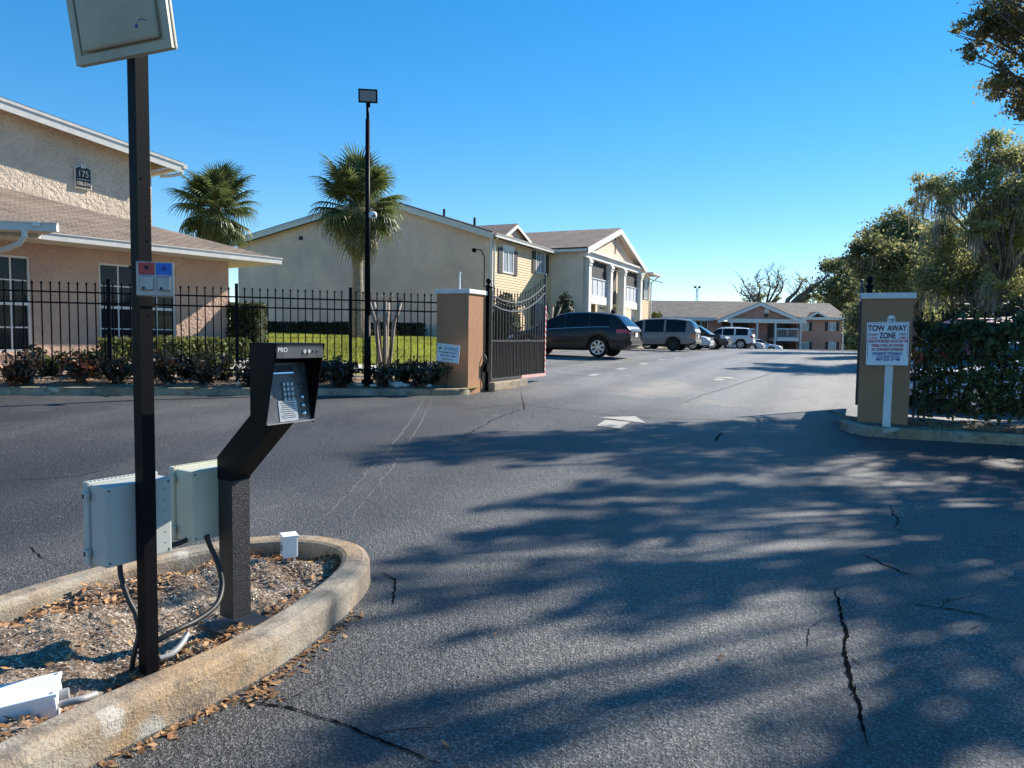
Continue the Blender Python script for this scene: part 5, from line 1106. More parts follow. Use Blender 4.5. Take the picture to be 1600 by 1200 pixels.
# low clipped hedge at the office wall
ha, hb_ = Q1 + T1*s1(138) + N1*.65, Q1 + T1*(s1(350)+.1) + N1*.65
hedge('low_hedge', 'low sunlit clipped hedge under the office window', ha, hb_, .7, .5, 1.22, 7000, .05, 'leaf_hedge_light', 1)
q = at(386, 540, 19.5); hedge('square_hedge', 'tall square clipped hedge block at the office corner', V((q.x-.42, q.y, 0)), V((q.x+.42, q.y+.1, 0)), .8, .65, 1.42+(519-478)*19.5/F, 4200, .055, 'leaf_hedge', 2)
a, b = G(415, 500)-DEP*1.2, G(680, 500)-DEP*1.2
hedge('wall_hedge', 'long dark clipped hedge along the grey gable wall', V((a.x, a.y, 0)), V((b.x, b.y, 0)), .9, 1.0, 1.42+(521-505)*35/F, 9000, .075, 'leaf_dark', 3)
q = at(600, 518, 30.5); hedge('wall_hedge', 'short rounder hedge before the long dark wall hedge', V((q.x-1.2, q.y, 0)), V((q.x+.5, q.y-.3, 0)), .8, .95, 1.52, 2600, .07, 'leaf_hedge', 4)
a, b = gground(1426, 664), gground(1600, 672)
hedge('loose_hedge', 'loose dark see-through hedge beside the right pillar', V((6.25, 11.42, 0)), V((11.5, 10.2, 0)), .55, .34, 1.64, 11500, .058, 'leaf_hedge', 5, core=False, lump=.2)
rd = V((.977, -.213, 0)).normalized()
fence('black spear-topped fence behind the right hedge', V((6.5, 11.75, 1)), rd, 5.6, .30, 1.90, .15, [2.4, 4.8], 1.90, (.42, 1.52, 1.70), math.atan2(rd.y, rd.x))
def ball_shrub(name, label, c, r, h, n, size, mat, seed, cat='shrub'):
    rng = np.random.default_rng(seed); t = thing(name, c, label, cat); P = unit(n, rng)*(rng.uniform(.8, 1.05, (n, 1))); P[:, 2] = np.abs(P[:, 2]) if h > 0 else P[:, 2]
    k = np.clip(1-(P[:, 2:3])*.12, .5, 1); P = P*np.array([r, r, h])*np.concatenate([k, k, np.ones_like(k)], 1) + np.array(c) + rng.normal(0, .035*r, (n, 3)); npmesh('foliage', leaves(P, size, rng, .55), 4, mat, t)
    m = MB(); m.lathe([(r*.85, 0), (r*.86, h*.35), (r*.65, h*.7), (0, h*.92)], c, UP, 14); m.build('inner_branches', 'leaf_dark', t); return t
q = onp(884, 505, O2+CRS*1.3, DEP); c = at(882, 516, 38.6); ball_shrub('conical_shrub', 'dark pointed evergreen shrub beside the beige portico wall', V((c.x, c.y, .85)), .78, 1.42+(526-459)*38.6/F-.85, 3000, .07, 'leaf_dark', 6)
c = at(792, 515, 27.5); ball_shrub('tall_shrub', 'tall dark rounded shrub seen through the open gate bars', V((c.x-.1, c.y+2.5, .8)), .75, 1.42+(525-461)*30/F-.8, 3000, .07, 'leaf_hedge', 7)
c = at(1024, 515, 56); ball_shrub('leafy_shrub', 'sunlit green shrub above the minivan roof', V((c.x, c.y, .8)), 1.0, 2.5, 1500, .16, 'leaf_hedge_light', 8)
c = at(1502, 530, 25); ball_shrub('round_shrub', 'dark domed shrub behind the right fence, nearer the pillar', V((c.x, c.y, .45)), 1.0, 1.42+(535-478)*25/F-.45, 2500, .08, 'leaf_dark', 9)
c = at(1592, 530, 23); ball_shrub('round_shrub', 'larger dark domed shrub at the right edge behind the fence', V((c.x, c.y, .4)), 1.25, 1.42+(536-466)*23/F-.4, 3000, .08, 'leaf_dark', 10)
def croton(label, px, py, Y, h, n, mat, seed, spread=.28):
    rng = np.random.default_rng(seed); rg = random.Random(seed); q = at(px, py, Y); z = yh(q.x, q.y)+.03; c = V((q.x, q.y, z)); t = thing('croton_shrub', c, label, 'shrub'); m = MB(); P = []
    for k in range(7):
        e = c + V((rg.uniform(-spread, spread), rg.uniform(-spread, spread), h*rg.uniform(.6, 1))); mid = c.lerp(e, .5)+V((rg.uniform(-.05, .05), rg.uniform(-.05, .05), .03)); m.tube([c+V((rg.uniform(-.04, .04), rg.uniform(-.04, .04), -.05)), mid, e], [.012, .009, .005], 5)
        for j in range(n//5): s_ = rg.uniform(.15, 1.05); p = c.lerp(mid, s_*2) if s_ < .5 else mid.lerp(e, s_*2-1); P.append((p.x+rg.gauss(0, .055), p.y+rg.gauss(0, .055), p.z+rg.gauss(0, .05)))
    tag(m.build('stems', 'bark_oak', t), kind='stuff'); npmesh('foliage', leaves(np.array(P), .066, rng, .42), 4, mat, t)
for k, (px, py, Y, h, n, mt, lb) in enumerate([(40, 598, 12.35, .72, 260, 'leaf_croton', 'bare-stemmed purple croton nearest the left picture edge'), (24, 600, 12.2, .38, 150, 'leaf_croton_red', 'low reddish croton at the far left of the bed'), (124, 597, 12.8, .62, 240, 'leaf_croton_red', 'bright orange red croton left of the fence post'),
        (186, 596, 13.0, .55, 300, 'leaf_croton', 'dark bushy croton just left of the tall post'), (262, 596, 13.2, .65, 300, 'leaf_croton', 'purple croton showing right of the tall post'), (322, 597, 13.4, .62, 340, 'leaf_croton', 'wide dark croton near the second fence post'), (390, 598, 13.6, .55, 300, 'leaf_croton', 'dark croton partly behind the keypad hood'),
        (523, 596, 14.0, .56, 420, 'leaf_croton', 'dense dark croton right of the keypad hood'), (541, 596, 14.15, .58, 380, 'leaf_croton', 'dense dark croton just left of the lamp pole'), (600, 598, 14.45, .48, 200, 'leaf_croton', 'small dark croton right of the lamp pole'), (657, 598, 14.62, .62, 230, 'leaf_croton', 'upright dark croton beside the left gate pillar')]):
    croton(lb, px, py, Y, h*(.85 if k < 8 else .8), n, mt, 20+k)
for k, (px, py, Y, h, n, mt, lb) in enumerate([(75, 588, 13.6, .42, 420, 'leaf_hedge', 'low green shrub left of the orange red croton'), (150, 588, 13.9, .45, 480, 'leaf_dark', 'low dark green shrub at the first fence post'), (225, 590, 14.1, .45, 460, 'leaf_hedge', 'low green shrub hidden partly by the tall post'), (292, 590, 14.2, .48, 480, 'leaf_dark', 'low dark shrub between the purple and wide crotons'), (352, 590, 14.3, .50, 500, 'leaf_hedge', 'green shrub left of the second fence post'),
        (425, 592, 14.4, .5, 500, 'leaf_dark', 'dark green shrub directly behind the keypad hood'), (470, 592, 14.5, .46, 420, 'leaf_hedge', 'green shrub right behind the keypad hood edge'), (505, 592, 14.6, .52, 420, 'leaf_dark', 'dark shrub left of the dense crotons'), (630, 592, 15.2, .4, 360, 'leaf_hedge', 'low green shrub between lamp pole and gate pillar'), (672, 592, 15.25, .42, 300, 'leaf_hedge', 'low green shrub touching the left gate pillar')]):
    croton(lb, px, py, Y, h, n, mt, 60+k, .42)
def myrtle(label, px, py, Y, h, n, seed, sp=.28, z=None):
    rg = random.Random(seed); q = at(px, py, Y); c = V((q.x, q.y, yh(q.x, q.y)-.05 if z is None else z)); t = thing('pruned_myrtle', c, label, 'tree'); tw = MB()
    for k in range(n):
        a = 6.28*k/n+rg.uniform(-.3, .3); o = V((math.cos(a), math.sin(a), 0)); pts = [c+o*.05, c+o*(.09+sp*.2)+UP*h*.35, c+o*(.06+sp*.55)+UP*h*.68, c+o*(.08+sp)+UP*h*.9]; m = MB(); m.tube(pts, [.055, .045, .040, .045], 8); m.build('stem', 'bark_myrtle', t, True)
        for j in range(12): d = V((rg.uniform(-1, 1), rg.uniform(-1, 1), rg.uniform(.6, 1.6))).normalized(); tw.cyl(pts[-1], pts[-1]+d*rg.uniform(.12, .30), .009, .004, n=4)
    tag(tw.build('twigs', 'bark_myrtle', t), kind='stuff')
myrtle('pale pruned crepe myrtle trunks beside the lamp pole', 601, 585, 16.3, 1.9, 5, 3)
myrtle('pale pruned crepe myrtle before the siding, behind the dark car', 861, 515, 34.5, 2.2, 5, 5, .35, .8)
for k, (px, py, Y, s_) in enumerate([(617, 597, 14.6, .10), (560, 600, 14.3, .05), (583, 600, 14.3, .04), (668, 600, 14.7, .05), (633, 601, 14.6, .045)]):
    q = at(px, py, Y); rgn = np.random.default_rng(k); m = MB(); bm = bmesh.new(); bmesh.ops.create_icosphere(bm, subdivisions=2, radius=s_)
    for v_ in bm.verts: v_.co = V((v_.co.x*1.9, v_.co.y*1.2, v_.co.z*.7))*(1+rgn.uniform(-.15, .15))
    bm.verts.index_update(); zz = yh(q.x, q.y)+.05; m.add([V((q.x, q.y, zz))+v_.co for v_ in bm.verts], [[v_.index for v_ in f_.verts] for f_ in bm.faces]); bm.free()
    tag(m.build('rock', 'rock_white'), ['long pale rock in the bed between lamp pole and pillar', 'small pale rock left of the lamp pole base', 'pale rock touching the lamp pole base', 'small pale rock beside the left pillar', 'small pale rock right of the long rock'][k], 'rock')
m = MB(); q = at(372, 600, 13.5); m.cyl(V((q.x, q.y, .4)), V((q.x+.03, q.y, .82)), .012, n=6); tag(m.build('marker_stake', 'pvc_white'), 'thin white marker stake in the bed by the second fence post', 'stake')
# lawn blades
rng = np.random.default_rng(77); P = []
while len(P) < 26000:
    Y = rng.uniform(20.4, 31.5); px = rng.uniform(420, 690); x = (px-800)/F*Y
    P.append((x, Y, yh(x, Y)))
P = np.array(P); n = len(P); a = rng.uniform(0, 6.28, n); w_ = np.stack([np.cos(a), np.sin(a), 0*a], 1)*.018; tp_ = np.stack([rng.normal(0, .04, n), rng.normal(0, .04, n), rng.uniform(.05, .11, n)], 1)
tag(npmesh('grass', np.stack([P-w_, P+w_, P+tp_], 1).reshape(-1, 3), 3, 'grass_blade'), 'short sunlit yellow green lawn behind the left fence', 'grass', kind='stuff')

# ------------------------------------------------------------------ oaks on the right
def oak(label, base, clumps, dens_, size, mat, seed, trunk_r=.3, moss=0, mlen=1.0, fork=.45, wood=True, cat='tree', sq=.75, name='oak_tree', mosscl=None):
    rng = np.random.default_rng(seed); rg = random.Random(seed); t = thing(name, base, label, cat); top = sum((V(c) for c, r_ in clumps), V((0,0,0)))/len(clumps)
    fk = base.lerp(V((top.x, top.y, top.z)), fork); fk.x = base.x*.6+fk.x*.4; fk.y = base.y*.6+fk.y*.4
    m = MB(); m.tube([base-UP*.2, base.lerp(fk, .3)+V((rg.uniform(-.1, .1), 0, 0)), base.lerp(fk, .65)+V((rg.uniform(-.15, .15), 0, 0)), fk], [trunk_r*1.35, trunk_r, trunk_r*.9, trunk_r*.8], 10); m.build('trunk', 'bark_oak', t, True)
    m = MB(); Pm = []
    for c, r_ in clumps:
        c = V(c); d = c-fk; mid = fk + d*.5 + V((rg.uniform(-.12, .12)*d.length, rg.uniform(-.12, .12)*d.length, .10*d.length)); pts = [fk, fk.lerp(mid, .5)+V((0, 0, .04*d.length)), mid, mid.lerp(c, .5)+V((rg.uniform(-.2, .2)*r_, 0, .1*r_)), c]; k = trunk_r*min(.7, .15+.35*r_/2.0)
        m.tube(pts, [k*.8, k*.6, k*.45, k*.32, k*.18], 6)
        for j in range(7):
            e = c + V(unit(1, rng)[0])*r_*rg.uniform(.7, 1.15); s0 = pts[3].lerp(c, rg.random()); m.tube([s0, s0.lerp(e, .5)+V((0, 0, rg.uniform(-.1, .15)*r_)), e], [k*.16, k*.1, .01], 4)
    m.build('limbs', 'bark_oak', t, True)
    P = np.concatenate([clump(c, r_, max(60, int(dens_*r_**2)), rng, sq) for c, r_ in clumps]); npmesh('crown', leaves(P, size, rng, .5), 4, mat, t)
    if moss:
        S_ = []
        cl_ = mosscl or clumps
        for c, r_ in cl_:
            for j in range(int(moss*r_)):
                o = np.array(c) + unit(1, rng)[0]*r_*np.array([.95, .95, .5])*rng.uniform(.3, 1); o[2] -= abs(rng.normal())*.25*r_; ln = mlen*rng.uniform(.3, 1.2)
                for q_ in range(rng.integers(4, 9)):
                    b0 = o + rng.normal(0, .09, 3)*mlen; l2 = ln*rng.uniform(.5, 1); a = rng.uniform(0, 6.28); wv = np.array([math.cos(a), math.sin(a), 0])*.022*max(1, mlen); sw_ = rng.normal(0, .06, 3)*l2; S_ += [b0-wv*.5, b0+wv*.5, b0+sw_+wv-np.array([0,0,l2*.6]), b0+sw_*1.6-np.array([0,0,l2])]
        tag(npmesh('hanging_moss', np.array(S_), 4, 'moss', t), kind='stuff')
    return t
def cl(L_, Y, jit=2.0, seed=0):
    rg = random.Random(seed); o = []
    for px, py, rp in L_: Yy = Y+rg.uniform(-jit, jit); o.append((at(px, py, Yy), rp*Yy/F))
    return o
def gb(px, Y): q = at(px, 530, Y); return V((q.x, q.y, g(q.x, q.y)+.1))
oak('tall mossy oak reaching highest at the right edge', gb(1568, 33), cl([(1447,287,24), (1464,302,24), (1434,316,14), (1510,290,30), (1497,308,22), (1562,237,36), (1548,215,16), (1592,255,34), (1557,287,28), (1590,305,36), (1548,322,26), (1530,335,22), (1640,260,50), (1660,350,55), (1620,300,45), (1600,350,40), (1575,330,34), (1545,355,34), (1580,370,36), (1520,360,24), (1478,322,16), (1540,262,20), (1565,420,26), (1580,455,28), (1548,445,22), (1572,395,26)], 33, 1.5, 1), 2000, .075, 'leaf_oak_light', 31, .34, 22, 1.1, .5)
oak('dense dark oak left of the tall mossy oak', gb(1440, 46), cl([(1410,350,32), (1378,365,28), (1362,388,28), (1341,390,20), (1395,386,36), (1430,372,30), (1450,388,42), (1412,408,40), (1376,413,36), (1440,430,42), (1352,415,28), (1395,440,38)], 46, 2.5, 2), 1100, .115, 'leaf_oak', 32, .4, 5, 1.4, .35)
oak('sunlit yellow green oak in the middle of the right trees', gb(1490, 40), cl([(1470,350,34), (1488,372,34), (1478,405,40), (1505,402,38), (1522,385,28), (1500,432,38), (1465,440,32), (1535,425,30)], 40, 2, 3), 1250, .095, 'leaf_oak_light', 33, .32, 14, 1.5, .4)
oak('small dark tree right of the far apartment block', gb(1345, 118), cl([(1307,415,22), (1303,445,30), (1326,430,28), (1340,452,32), (1300,472,20), (1325,480,30), (1345,490,34), (1340,510,26), (1350,530,30), (1332,545,22), (1352,552,22), (1325,530,14), (1345,560,16)], 118, 3, 4), 160, .30, 'leaf_oak', 34, .35, 3, 1.5, .3)
oak('grey moss draped oak behind the right fence', gb(1575, 36), cl([(1590,385,42), (1560,400,38), (1570,440,42), (1605,430,45), (1530,450,32), (1545,470,34), (1600,475,45), (1640,420,60)], 36, 2.5, 5), 1200, .09, 'leaf_oak', 35, .42, 50, 1.7, .35)
oak('low leafy tree just above the right pillar', gb(1400, 55), cl([(1372,450,32), (1410,462,34), (1445,470,34), (1385,485,36), (1430,495,36), (1480,480,40), (1360,500,34), (1480,505,36), (1530,500,40), (1580,500,44)], 55, 4, 6), 800, .13, 'leaf_oak', 36, .3, 10, 2.0, .3)
oak('mixed low woodland tree beyond the lot at the pillar', gb(1365, 80), cl([(1330,480,16), (1345,500,20), (1338,520,16), (1352,530,22), (1375,520,30), (1365,545,20), (1342,545,12), (1400,530,30)], 80, 2, 17), 420, .17, 'leaf_oak', 57, .25, 3, 1.2, .3)
oak('pale dry leaved tree over the right pillar cap', gb(1350, 62), cl([(1338,422,14), (1350,440,18), (1365,428,14), (1335,455,16), (1352,475,20), (1340,505,22)], 62, 2, 7), 300, .17, 'leaf_oak_dry', 37, .2, 0)
# shadow-casting oaks to the right of the drive, their branch ends in the top right corner
def sh(x, y, h): return V((x+h*SD.x/SD.z, y+h*SD.y/SD.z, h))
def shc(L_, seed):
    rg = random.Random(seed); o = []
    for px, py, r_, h in L_: q = gground(px, py); hh = h*.80+rg.uniform(-.7, .7); c_ = sh(q.x, q.y, hh); o.append((c_, r_*.95)); o += [(c_+V((rg.gauss(0, r_), rg.gauss(0, r_), rg.gauss(0, .5))), r_*rg.uniform(.25, .5)) for _ in range(2)]
    return o
N1c = shc([(1040,668,.5,10), (1130,664,.6,10), (1230,660,.6,10), (1310,668,.8,10), (1100,690,.8,10), (1200,692,.9,10), (1300,700,.9,10), (1400,705,.8,10), (1500,700,.9,10), (1590,705,1.0,10), (760,692,.45,11), (840,694,.5,11), (930,695,.5,11), (640,706,.28,11.5), (690,722,.3,11.5), (800,715,.35,11.5), (580,715,.2,12), (1020,722,.75,10.5), (1120,728,.8,10.5), (1210,715,.6,10.5), (1480,735,.75,10), (1580,745,.9,10), (1500,770,.6,10), (1260,770,.55,10.5)], 1)
N1c += [(at(1532, 28, 17.2), .45), (at(1560, 62, 17.6), .55), (at(1520, 82, 17.0), .32), (at(1590, 20, 17.8), .6), (at(1585, 118, 17.4), .5), (at(1560, 140, 17.3), .32), (at(1605, 165, 17.5), .4), (at(1640, 60, 18), .9), (at(1570, -40, 18.2), .8)]
oak('near oak whose branch tips hang into the top right corner', V((17.5, 18.5, .1)), N1c, 2300, .055, 'leaf_oak_dry', 41, .34, 0, 1, .5, sq=.7)
N2c = shc([(960,762,.5,10.5), (1080,772,.5,10.5), (880,778,.35,10.5), (1160,790,.4,10.5), (1000,800,.4,10.5), (900,818,.36,10.5), (800,836,.26,10), (730,850,.2,10), (670,862,.13,9.5), (990,835,.35,10), (1400,800,.45,10), (1480,830,.55,10), (1580,820,.6,10), (1560,870,.5,10), (1000,900,.33,10), (1080,910,.36,10), (960,925,.22,10), (1040,945,.28,10), (880,952,.15,10), (1150,895,.25,10), (1330,930,.3,10), (1420,925,.36,10), (1500,950,.38,10), (1400,985,.24,10), (1580,930,.4,10), (1590,1010,.25,10), (1500,1110,.22,10), (1400,1150,.22,10), (1300,1190,.2,10), (1460,1190,.25,10), (1570,1150,.2,10), (560,1130,.16,10), (640,1150,.12,10), (540,1180,.14,10), (700,1190,.12,10), (760,1150,.09,10), (680,940,.16,11), (620,930,.12,11), (830,1160,.07,10)], 2)
oak('oak standing off to the right, shading the near drive', V((15.0, 11.5, .05)), N2c, 3300, .05, 'leaf_oak', 42, .34, 0, 1, .5, sq=.7)
# bare trees behind the far block
def bare(label, base, tips, seed, r0=.3, tw=24, leaf=0):
    rg = random.Random(seed); t = thing('bare_tree', base, label, 'tree'); m = MB(); tm = MB()
    for e in tips:
        d = e-base; pts = [base, base+d*.35+V((rg.uniform(-.6, .6), 0, .3)), base+d*.7+V((rg.uniform(-.9, .9), 0, rg.uniform(-.3, .6))), e]; m.tube(pts, [r0, r0*.7, r0*.42, r0*.12], 6)
        for j in range(tw):
            u_ = rg.uniform(.4, 1); p = pts[1].lerp(pts[2], (u_-.35)/.35) if u_ < .7 else pts[2].lerp(pts[3], (u_-.7)/.3); q = p+V((rg.uniform(-1.8, 1.8), rg.uniform(-1, 1), rg.uniform(.1, 1.9))); tm.tube([p, p.lerp(q, .5)+V((rg.uniform(-.3, .3), 0, .1)), q], [.055, .04, .018], 4)
            for _ in range(2): s_ = p.lerp(q, rg.uniform(.4, .9)); tm.cyl(s_, s_+V((rg.uniform(-.8, .8), 0, rg.uniform(.1, .8))), .028, .012, n=4)
    m.build('trunk', 'bark_oak', t, True); tag(tm.build('branches', 'twig', t), kind='stuff')
    if leaf:
        rng = np.random.default_rng(seed); P = np.concatenate([clump(e-(e-base)*rng.uniform(.1, .5), 1.3, leaf, rng) for e in tips]); npmesh('crown', leaves(P, .25, rng), 4, 'leaf_oak_light', t)
YB = 120
bare('bare spreading tree left of the leaning limb behind the far block', at(1195, 500, YB), [at(1150, 455, YB), at(1160, 440, YB), at(1178, 432, YB), at(1198, 422, YB), at(1215, 424, YB), at(1225, 440, YB), at(1175, 450, YB)], 1, .26, 22, 25)
bare('leaning mossy tree limb behind the far apartment block', at(1225, 490, YB-4), [at(1262, 452, YB-4), at(1285, 437, YB-4), at(1300, 425, YB-4), at(1255, 436, YB-4), at(1275, 460, YB-4)], 2, .5, 16, 60)
oak('low bright bush tree over the far block roof', at(1200, 520, 124), cl([(1196,462,12), (1186,466,10), (1210,466,9)], 124, 1, 9), 60, .3, 'leaf_oak_light', 51, .2)
oak('hazy low tree right of the leaning limb', at(1275, 520, 124), cl([(1262,466,14), (1280,468,14), (1295,462,16), (1250,470,10)], 124, 1, 10), 60, .3, 'leaf_oak_light', 52, .2)
q = at(1088, 500, 180); t = thing('lattice_mast', q, 'thin lattice mast with two lamps on the horizon', 'mast'); m = MB(); zt_ = at(1088, 450, 180).z
for s_ in (-.35, .35): m.cyl(q+V((s_, 0, -5)), V((q.x+s_*.5, q.y, zt_)), .10, n=5)
for k in range(8): z = q.z-2+(zt_-q.z+2)*k/8; m.cyl(V((q.x-.3, q.y, z)), V((q.x+.3, q.y, z+.9)), .05, n=4)
m.build('frame', 'galvanised', t)
for s_ in (-.5, .5): m = MB(); m.box(V((q.x+s_, q.y, zt_+.2)), (.5, .4, .5)); m.build('lamp', 'black_steel', t)

# ------------------------------------------------------------------ cars
def car(label, loc, ang, sp, paint, cat='car', name='parked_car', lights_rear=True):
    """local x forward, y left; sp: dict of profile control points"""
    t = bpy.data.objects.new(name, None); COL.objects.link(t); t.location = loc; t.rotation_euler = (0, 0, ang); ORG[t.name] = V((0,0,0)); tag(t, label, cat); t.empty_display_size = .1
    Ln, Wd_ = sp['L'], sp['W']/2; xs0 = sorted(set(list(np.arange(-Ln/2, Ln/2+.001, Ln/70)) + [sp['wf']+d for d in np.linspace(-.42, .42, 25)] + [sp['wr']+d for d in np.linspace(-.42, .42, 25)]))
    ip = lambda k, x: float(np.interp(x, [a for a, _ in sp[k]], [b for _, b in sp[k]]))
    R_, zw = sp['R'], sp['R']; RA = R_+.06
    rows = []
    for x in xs0:
        zb = ip('bot', x); zs = ip('belt', x); zr_ = max(ip('roof', x), zs+.02); e = min(1, (Ln/2-abs(x))/.45); w_ = Wd_*(.80+.20*math.sqrt(max(0, 1-(1-e)**2)))
        for xw in (sp['wf'], sp['wr']):
            if abs(x-xw) < RA: zb = max(zb, zw+math.sqrt(RA*RA-(x-xw)**2)-.02)
        tt = min(1, max(0, (zr_-zs)/.45)); wr = w_*(.93-.20*tt); H_ = zs-zb
        rows.append([(0, zb), (w_*.90, zb), (w_*.985, zb+.12*H_), (w_, zb+.45*H_), (w_*.985, zb+.75*H_), (w_*.955, zb+.93*H_), (w_*.93, zs), (w_*.93+(wr-w_*.93)*.5, zs+(zr_-zs)*.52), (wr, zs+(zr_-zs)*.90), (wr*.86, zs+(zr_-zs)*.975), (wr*.45, zr_), (0, zr_+.005)])
    k = 12; nS = len(xs0); vs = []
    for x, r_ in zip(xs0, rows):
        for y, z in r_: vs.append((x, y, z))
        for y, z in r_: vs.append((x, -y, z))
    groups = {}
    for i in range(nS-1):
        xm = (xs0[i]+xs0[i+1])/2
        for side in (0, 1):
            o = side*k
            for j in range(k-1):
                a, b, c, d = i*2*k+o+j, (i+1)*2*k+o+j, (i+1)*2*k+o+j+1, i*2*k+o+j+1; fcs = (a, d, c, b) if side == 0 else (a, b, c, d); key = 'body'
                if j in (6, 7):
                    for q_, (x0, x1) in enumerate(sp['win']):
                        if x0 < xm < x1: key = ('side_window', q_, side)
                if j >= 8:
                    if sp['ws'][0] < xm < sp['ws'][1]: key = ('windscreen', 0, 0)
                    if sp['rw'][0] < xm < sp['rw'][1]: key = ('rear_window', 0, 0)
                if j in sp.get('tj', (3, 4)) and xm < -Ln/2+sp.get('tl', .28): key = ('tail_light', side, 0)
                if j in sp.get('hj', (4,)) and xm > Ln/2-sp.get('hl', .35): key = ('headlight', side, 0)
                if j <= 1 and key == 'body': key = ('lower_trim', 0, 0)
                groups.setdefault(key, []).append(fcs)
    e0 = [j for j in range(k)]+[k+j for j in range(k-1, -1, -1)]; groups['body'].append(tuple(e0)); groups['body'].append(tuple((nS-1)*2*k+j for j in e0[::-1]))
    def sub(name_, fs, mat, par, smooth=True):
        used = sorted({i for f_ in fs for i in f_}); mp = {i: n_ for n_, i in enumerate(used)}; m = MB(); m.v = [vs[i] for i in used]; m.f = [tuple(mp[i] for i in f_) for f_ in fs]
        o = m.build(name_, mat, par, smooth); return o
    body = sub('body', groups.pop('body'), paint, t)
    mats = dict(side_window='glass_car', windscreen='glass_car', rear_window='glass_car', tail_light=sp.get('tm', 'light_red'), headlight='light_clear', lower_trim='trim_black')
    for key, fs in groups.items(): sub(key[0], fs, mats[key[0]], t)
    def sec(x, side, off=.004, j0=2, j1=6, w_=.008):
        i = min(range(nS), key=lambda q_: abs(xs0[q_]-x)); r_ = rows[i]; m = MB(); pts = [V((xs0[i], (y+off)*side, z)) for y, z in r_[j0:j1+1]]; m.add([p for q_ in pts for p in (q_-V((w_/2, 0, 0)), q_+V((w_/2, 0, 0)))], [(2*n_, 2*n_+2, 2*n_+3, 2*n_+1) for n_ in range(len(pts)-1)]); return m
    for side in (1, -1):
        for x in sp['seams']: sec(x, side).build('door_seam', 'trim_black', body)
        for x in sp['handles']:
            i = min(range(nS), key=lambda q_: abs(xs0[q_]-x)); y, z = rows[i][5]; m = MB(); m.bevbox(V((x, (y+.015)*side, z-.05)), (.19, .035, .035), .01); m.build('door_handle', sp.get('hm', paint), body)
        x = sp['mir']; i = min(range(nS), key=lambda q_: abs(xs0[q_]-x)); y, z = rows[i][6]; m = MB(); m.bevbox(V((x, (y+.09)*side, z+.07)), (.11, .19, .14), .035); m.build('side_mirror', paint, t)
        # window line trim
        xa, xb = sp['win'][0][0], sp['win'][-1][1]; L_ = [i for i in range(nS) if xa-.05 <= xs0[i] <= xb+.05]; m = MB(); m.tube([V((xs0[i], (rows[i][6][0]+.004)*side, rows[i][6][1])) for i in L_], .006, 5); m.build('window_trim', sp.get('trim', 'chrome'), body)
        if sp.get('rail'):
            m = MB(); xa, xb = sp['rail']; pts = [V((x, ip('railw', x)*side if 'railw' in sp else Wd_*.66*side, ip('roof', x)+.05)) for x in np.linspace(xa, xb, 8)]; pts[0].z -= .05; pts[-1].z -= .05; m.tube(pts, .02, 6); m.build('roof_rail', 'trim_black' if not sp.get('railc') else 'alloy', t)
    # wheels
    for xw in (sp['wf'], sp['wr']):
        for side in (1, -1):
            c = V((xw, (Wd_-.115)*side, R_)); ax_ = V((0, side, 0)); m = MB(); rr = sp.get('rim', R_*.68)
            m.lathe([(rr, -.10), (R_*.95, -.105), (R_, -.07), (R_, .07), (R_*.95, .105), (rr, .10), (rr*.96, .06), (rr*.96, -.10)], c, ax_, 28); wh = m.build('wheel', 'rubber', t, True)
            m = MB(); m.lathe([(rr*.96, .02), (.0, .015)], c, ax_, 24); m.build('brake_disc', 'dark_rim', wh)
            m = MB(); rm = sp.get('rimm', 'alloy'); m.lathe([(rr*.97, .03), (rr*.99, .10), (rr*.90, .098), (rr*.88, .03)], c, ax_, 28); m.lathe([(.075, .03), (.07, .085), (.0, .09)], c, ax_, 14); ns = sp.get('spk', 7)
            for q_ in range(ns):
                a = 2*math.pi*q_/ns; d = V((math.cos(a), 0, math.sin(a))); s2_ = V((-d.z, 0, d.x)); p0 = c+ax_*.065; m.prism([p0+d*.05-s2_*.026, p0+d*.05+s2_*.026, p0+d*rr*.93+s2_*.042, p0+d*rr*.93-s2_*.042], ax_*.026)
            m.build('rim', rm, wh)
    zb_ = ip('belt', -Ln/2+.05); m = MB(); m.box(V((-Ln/2-.008, 0, sp.get('pz', zb_*.78))), (.012, .32, .16)); m.build('licence_plate', 'sign_white', t)
    m = MB(); m.bevbox(V((-Ln/2+.03, 0, sp.get('bz', .52))), (.16, Wd_*1.62, .17), .05); m.build('rear_bumper', sp.get('bm', paint), t); m = MB(); m.bevbox(V((Ln/2-.03, 0, .47)), (.14, Wd_*1.60, .18), .05); m.build('front_bumper', sp.get('bm', paint), t)
    m = MB(); m.bevbox(V((Ln/2+.004, 0, .70)), (.03, Wd_*.9, .16), .012); m.build('grille', 'trim_black', t)
    return t
def vt(L_, W_, R_, wf, wr, bot, belt, roof, win, ws, rw, **k): return dict(L=L_, W=W_, R=R_, wf=wf, wr=wr, bot=bot, belt=belt, roof=roof, win=win, ws=ws, rw=rw, **k)
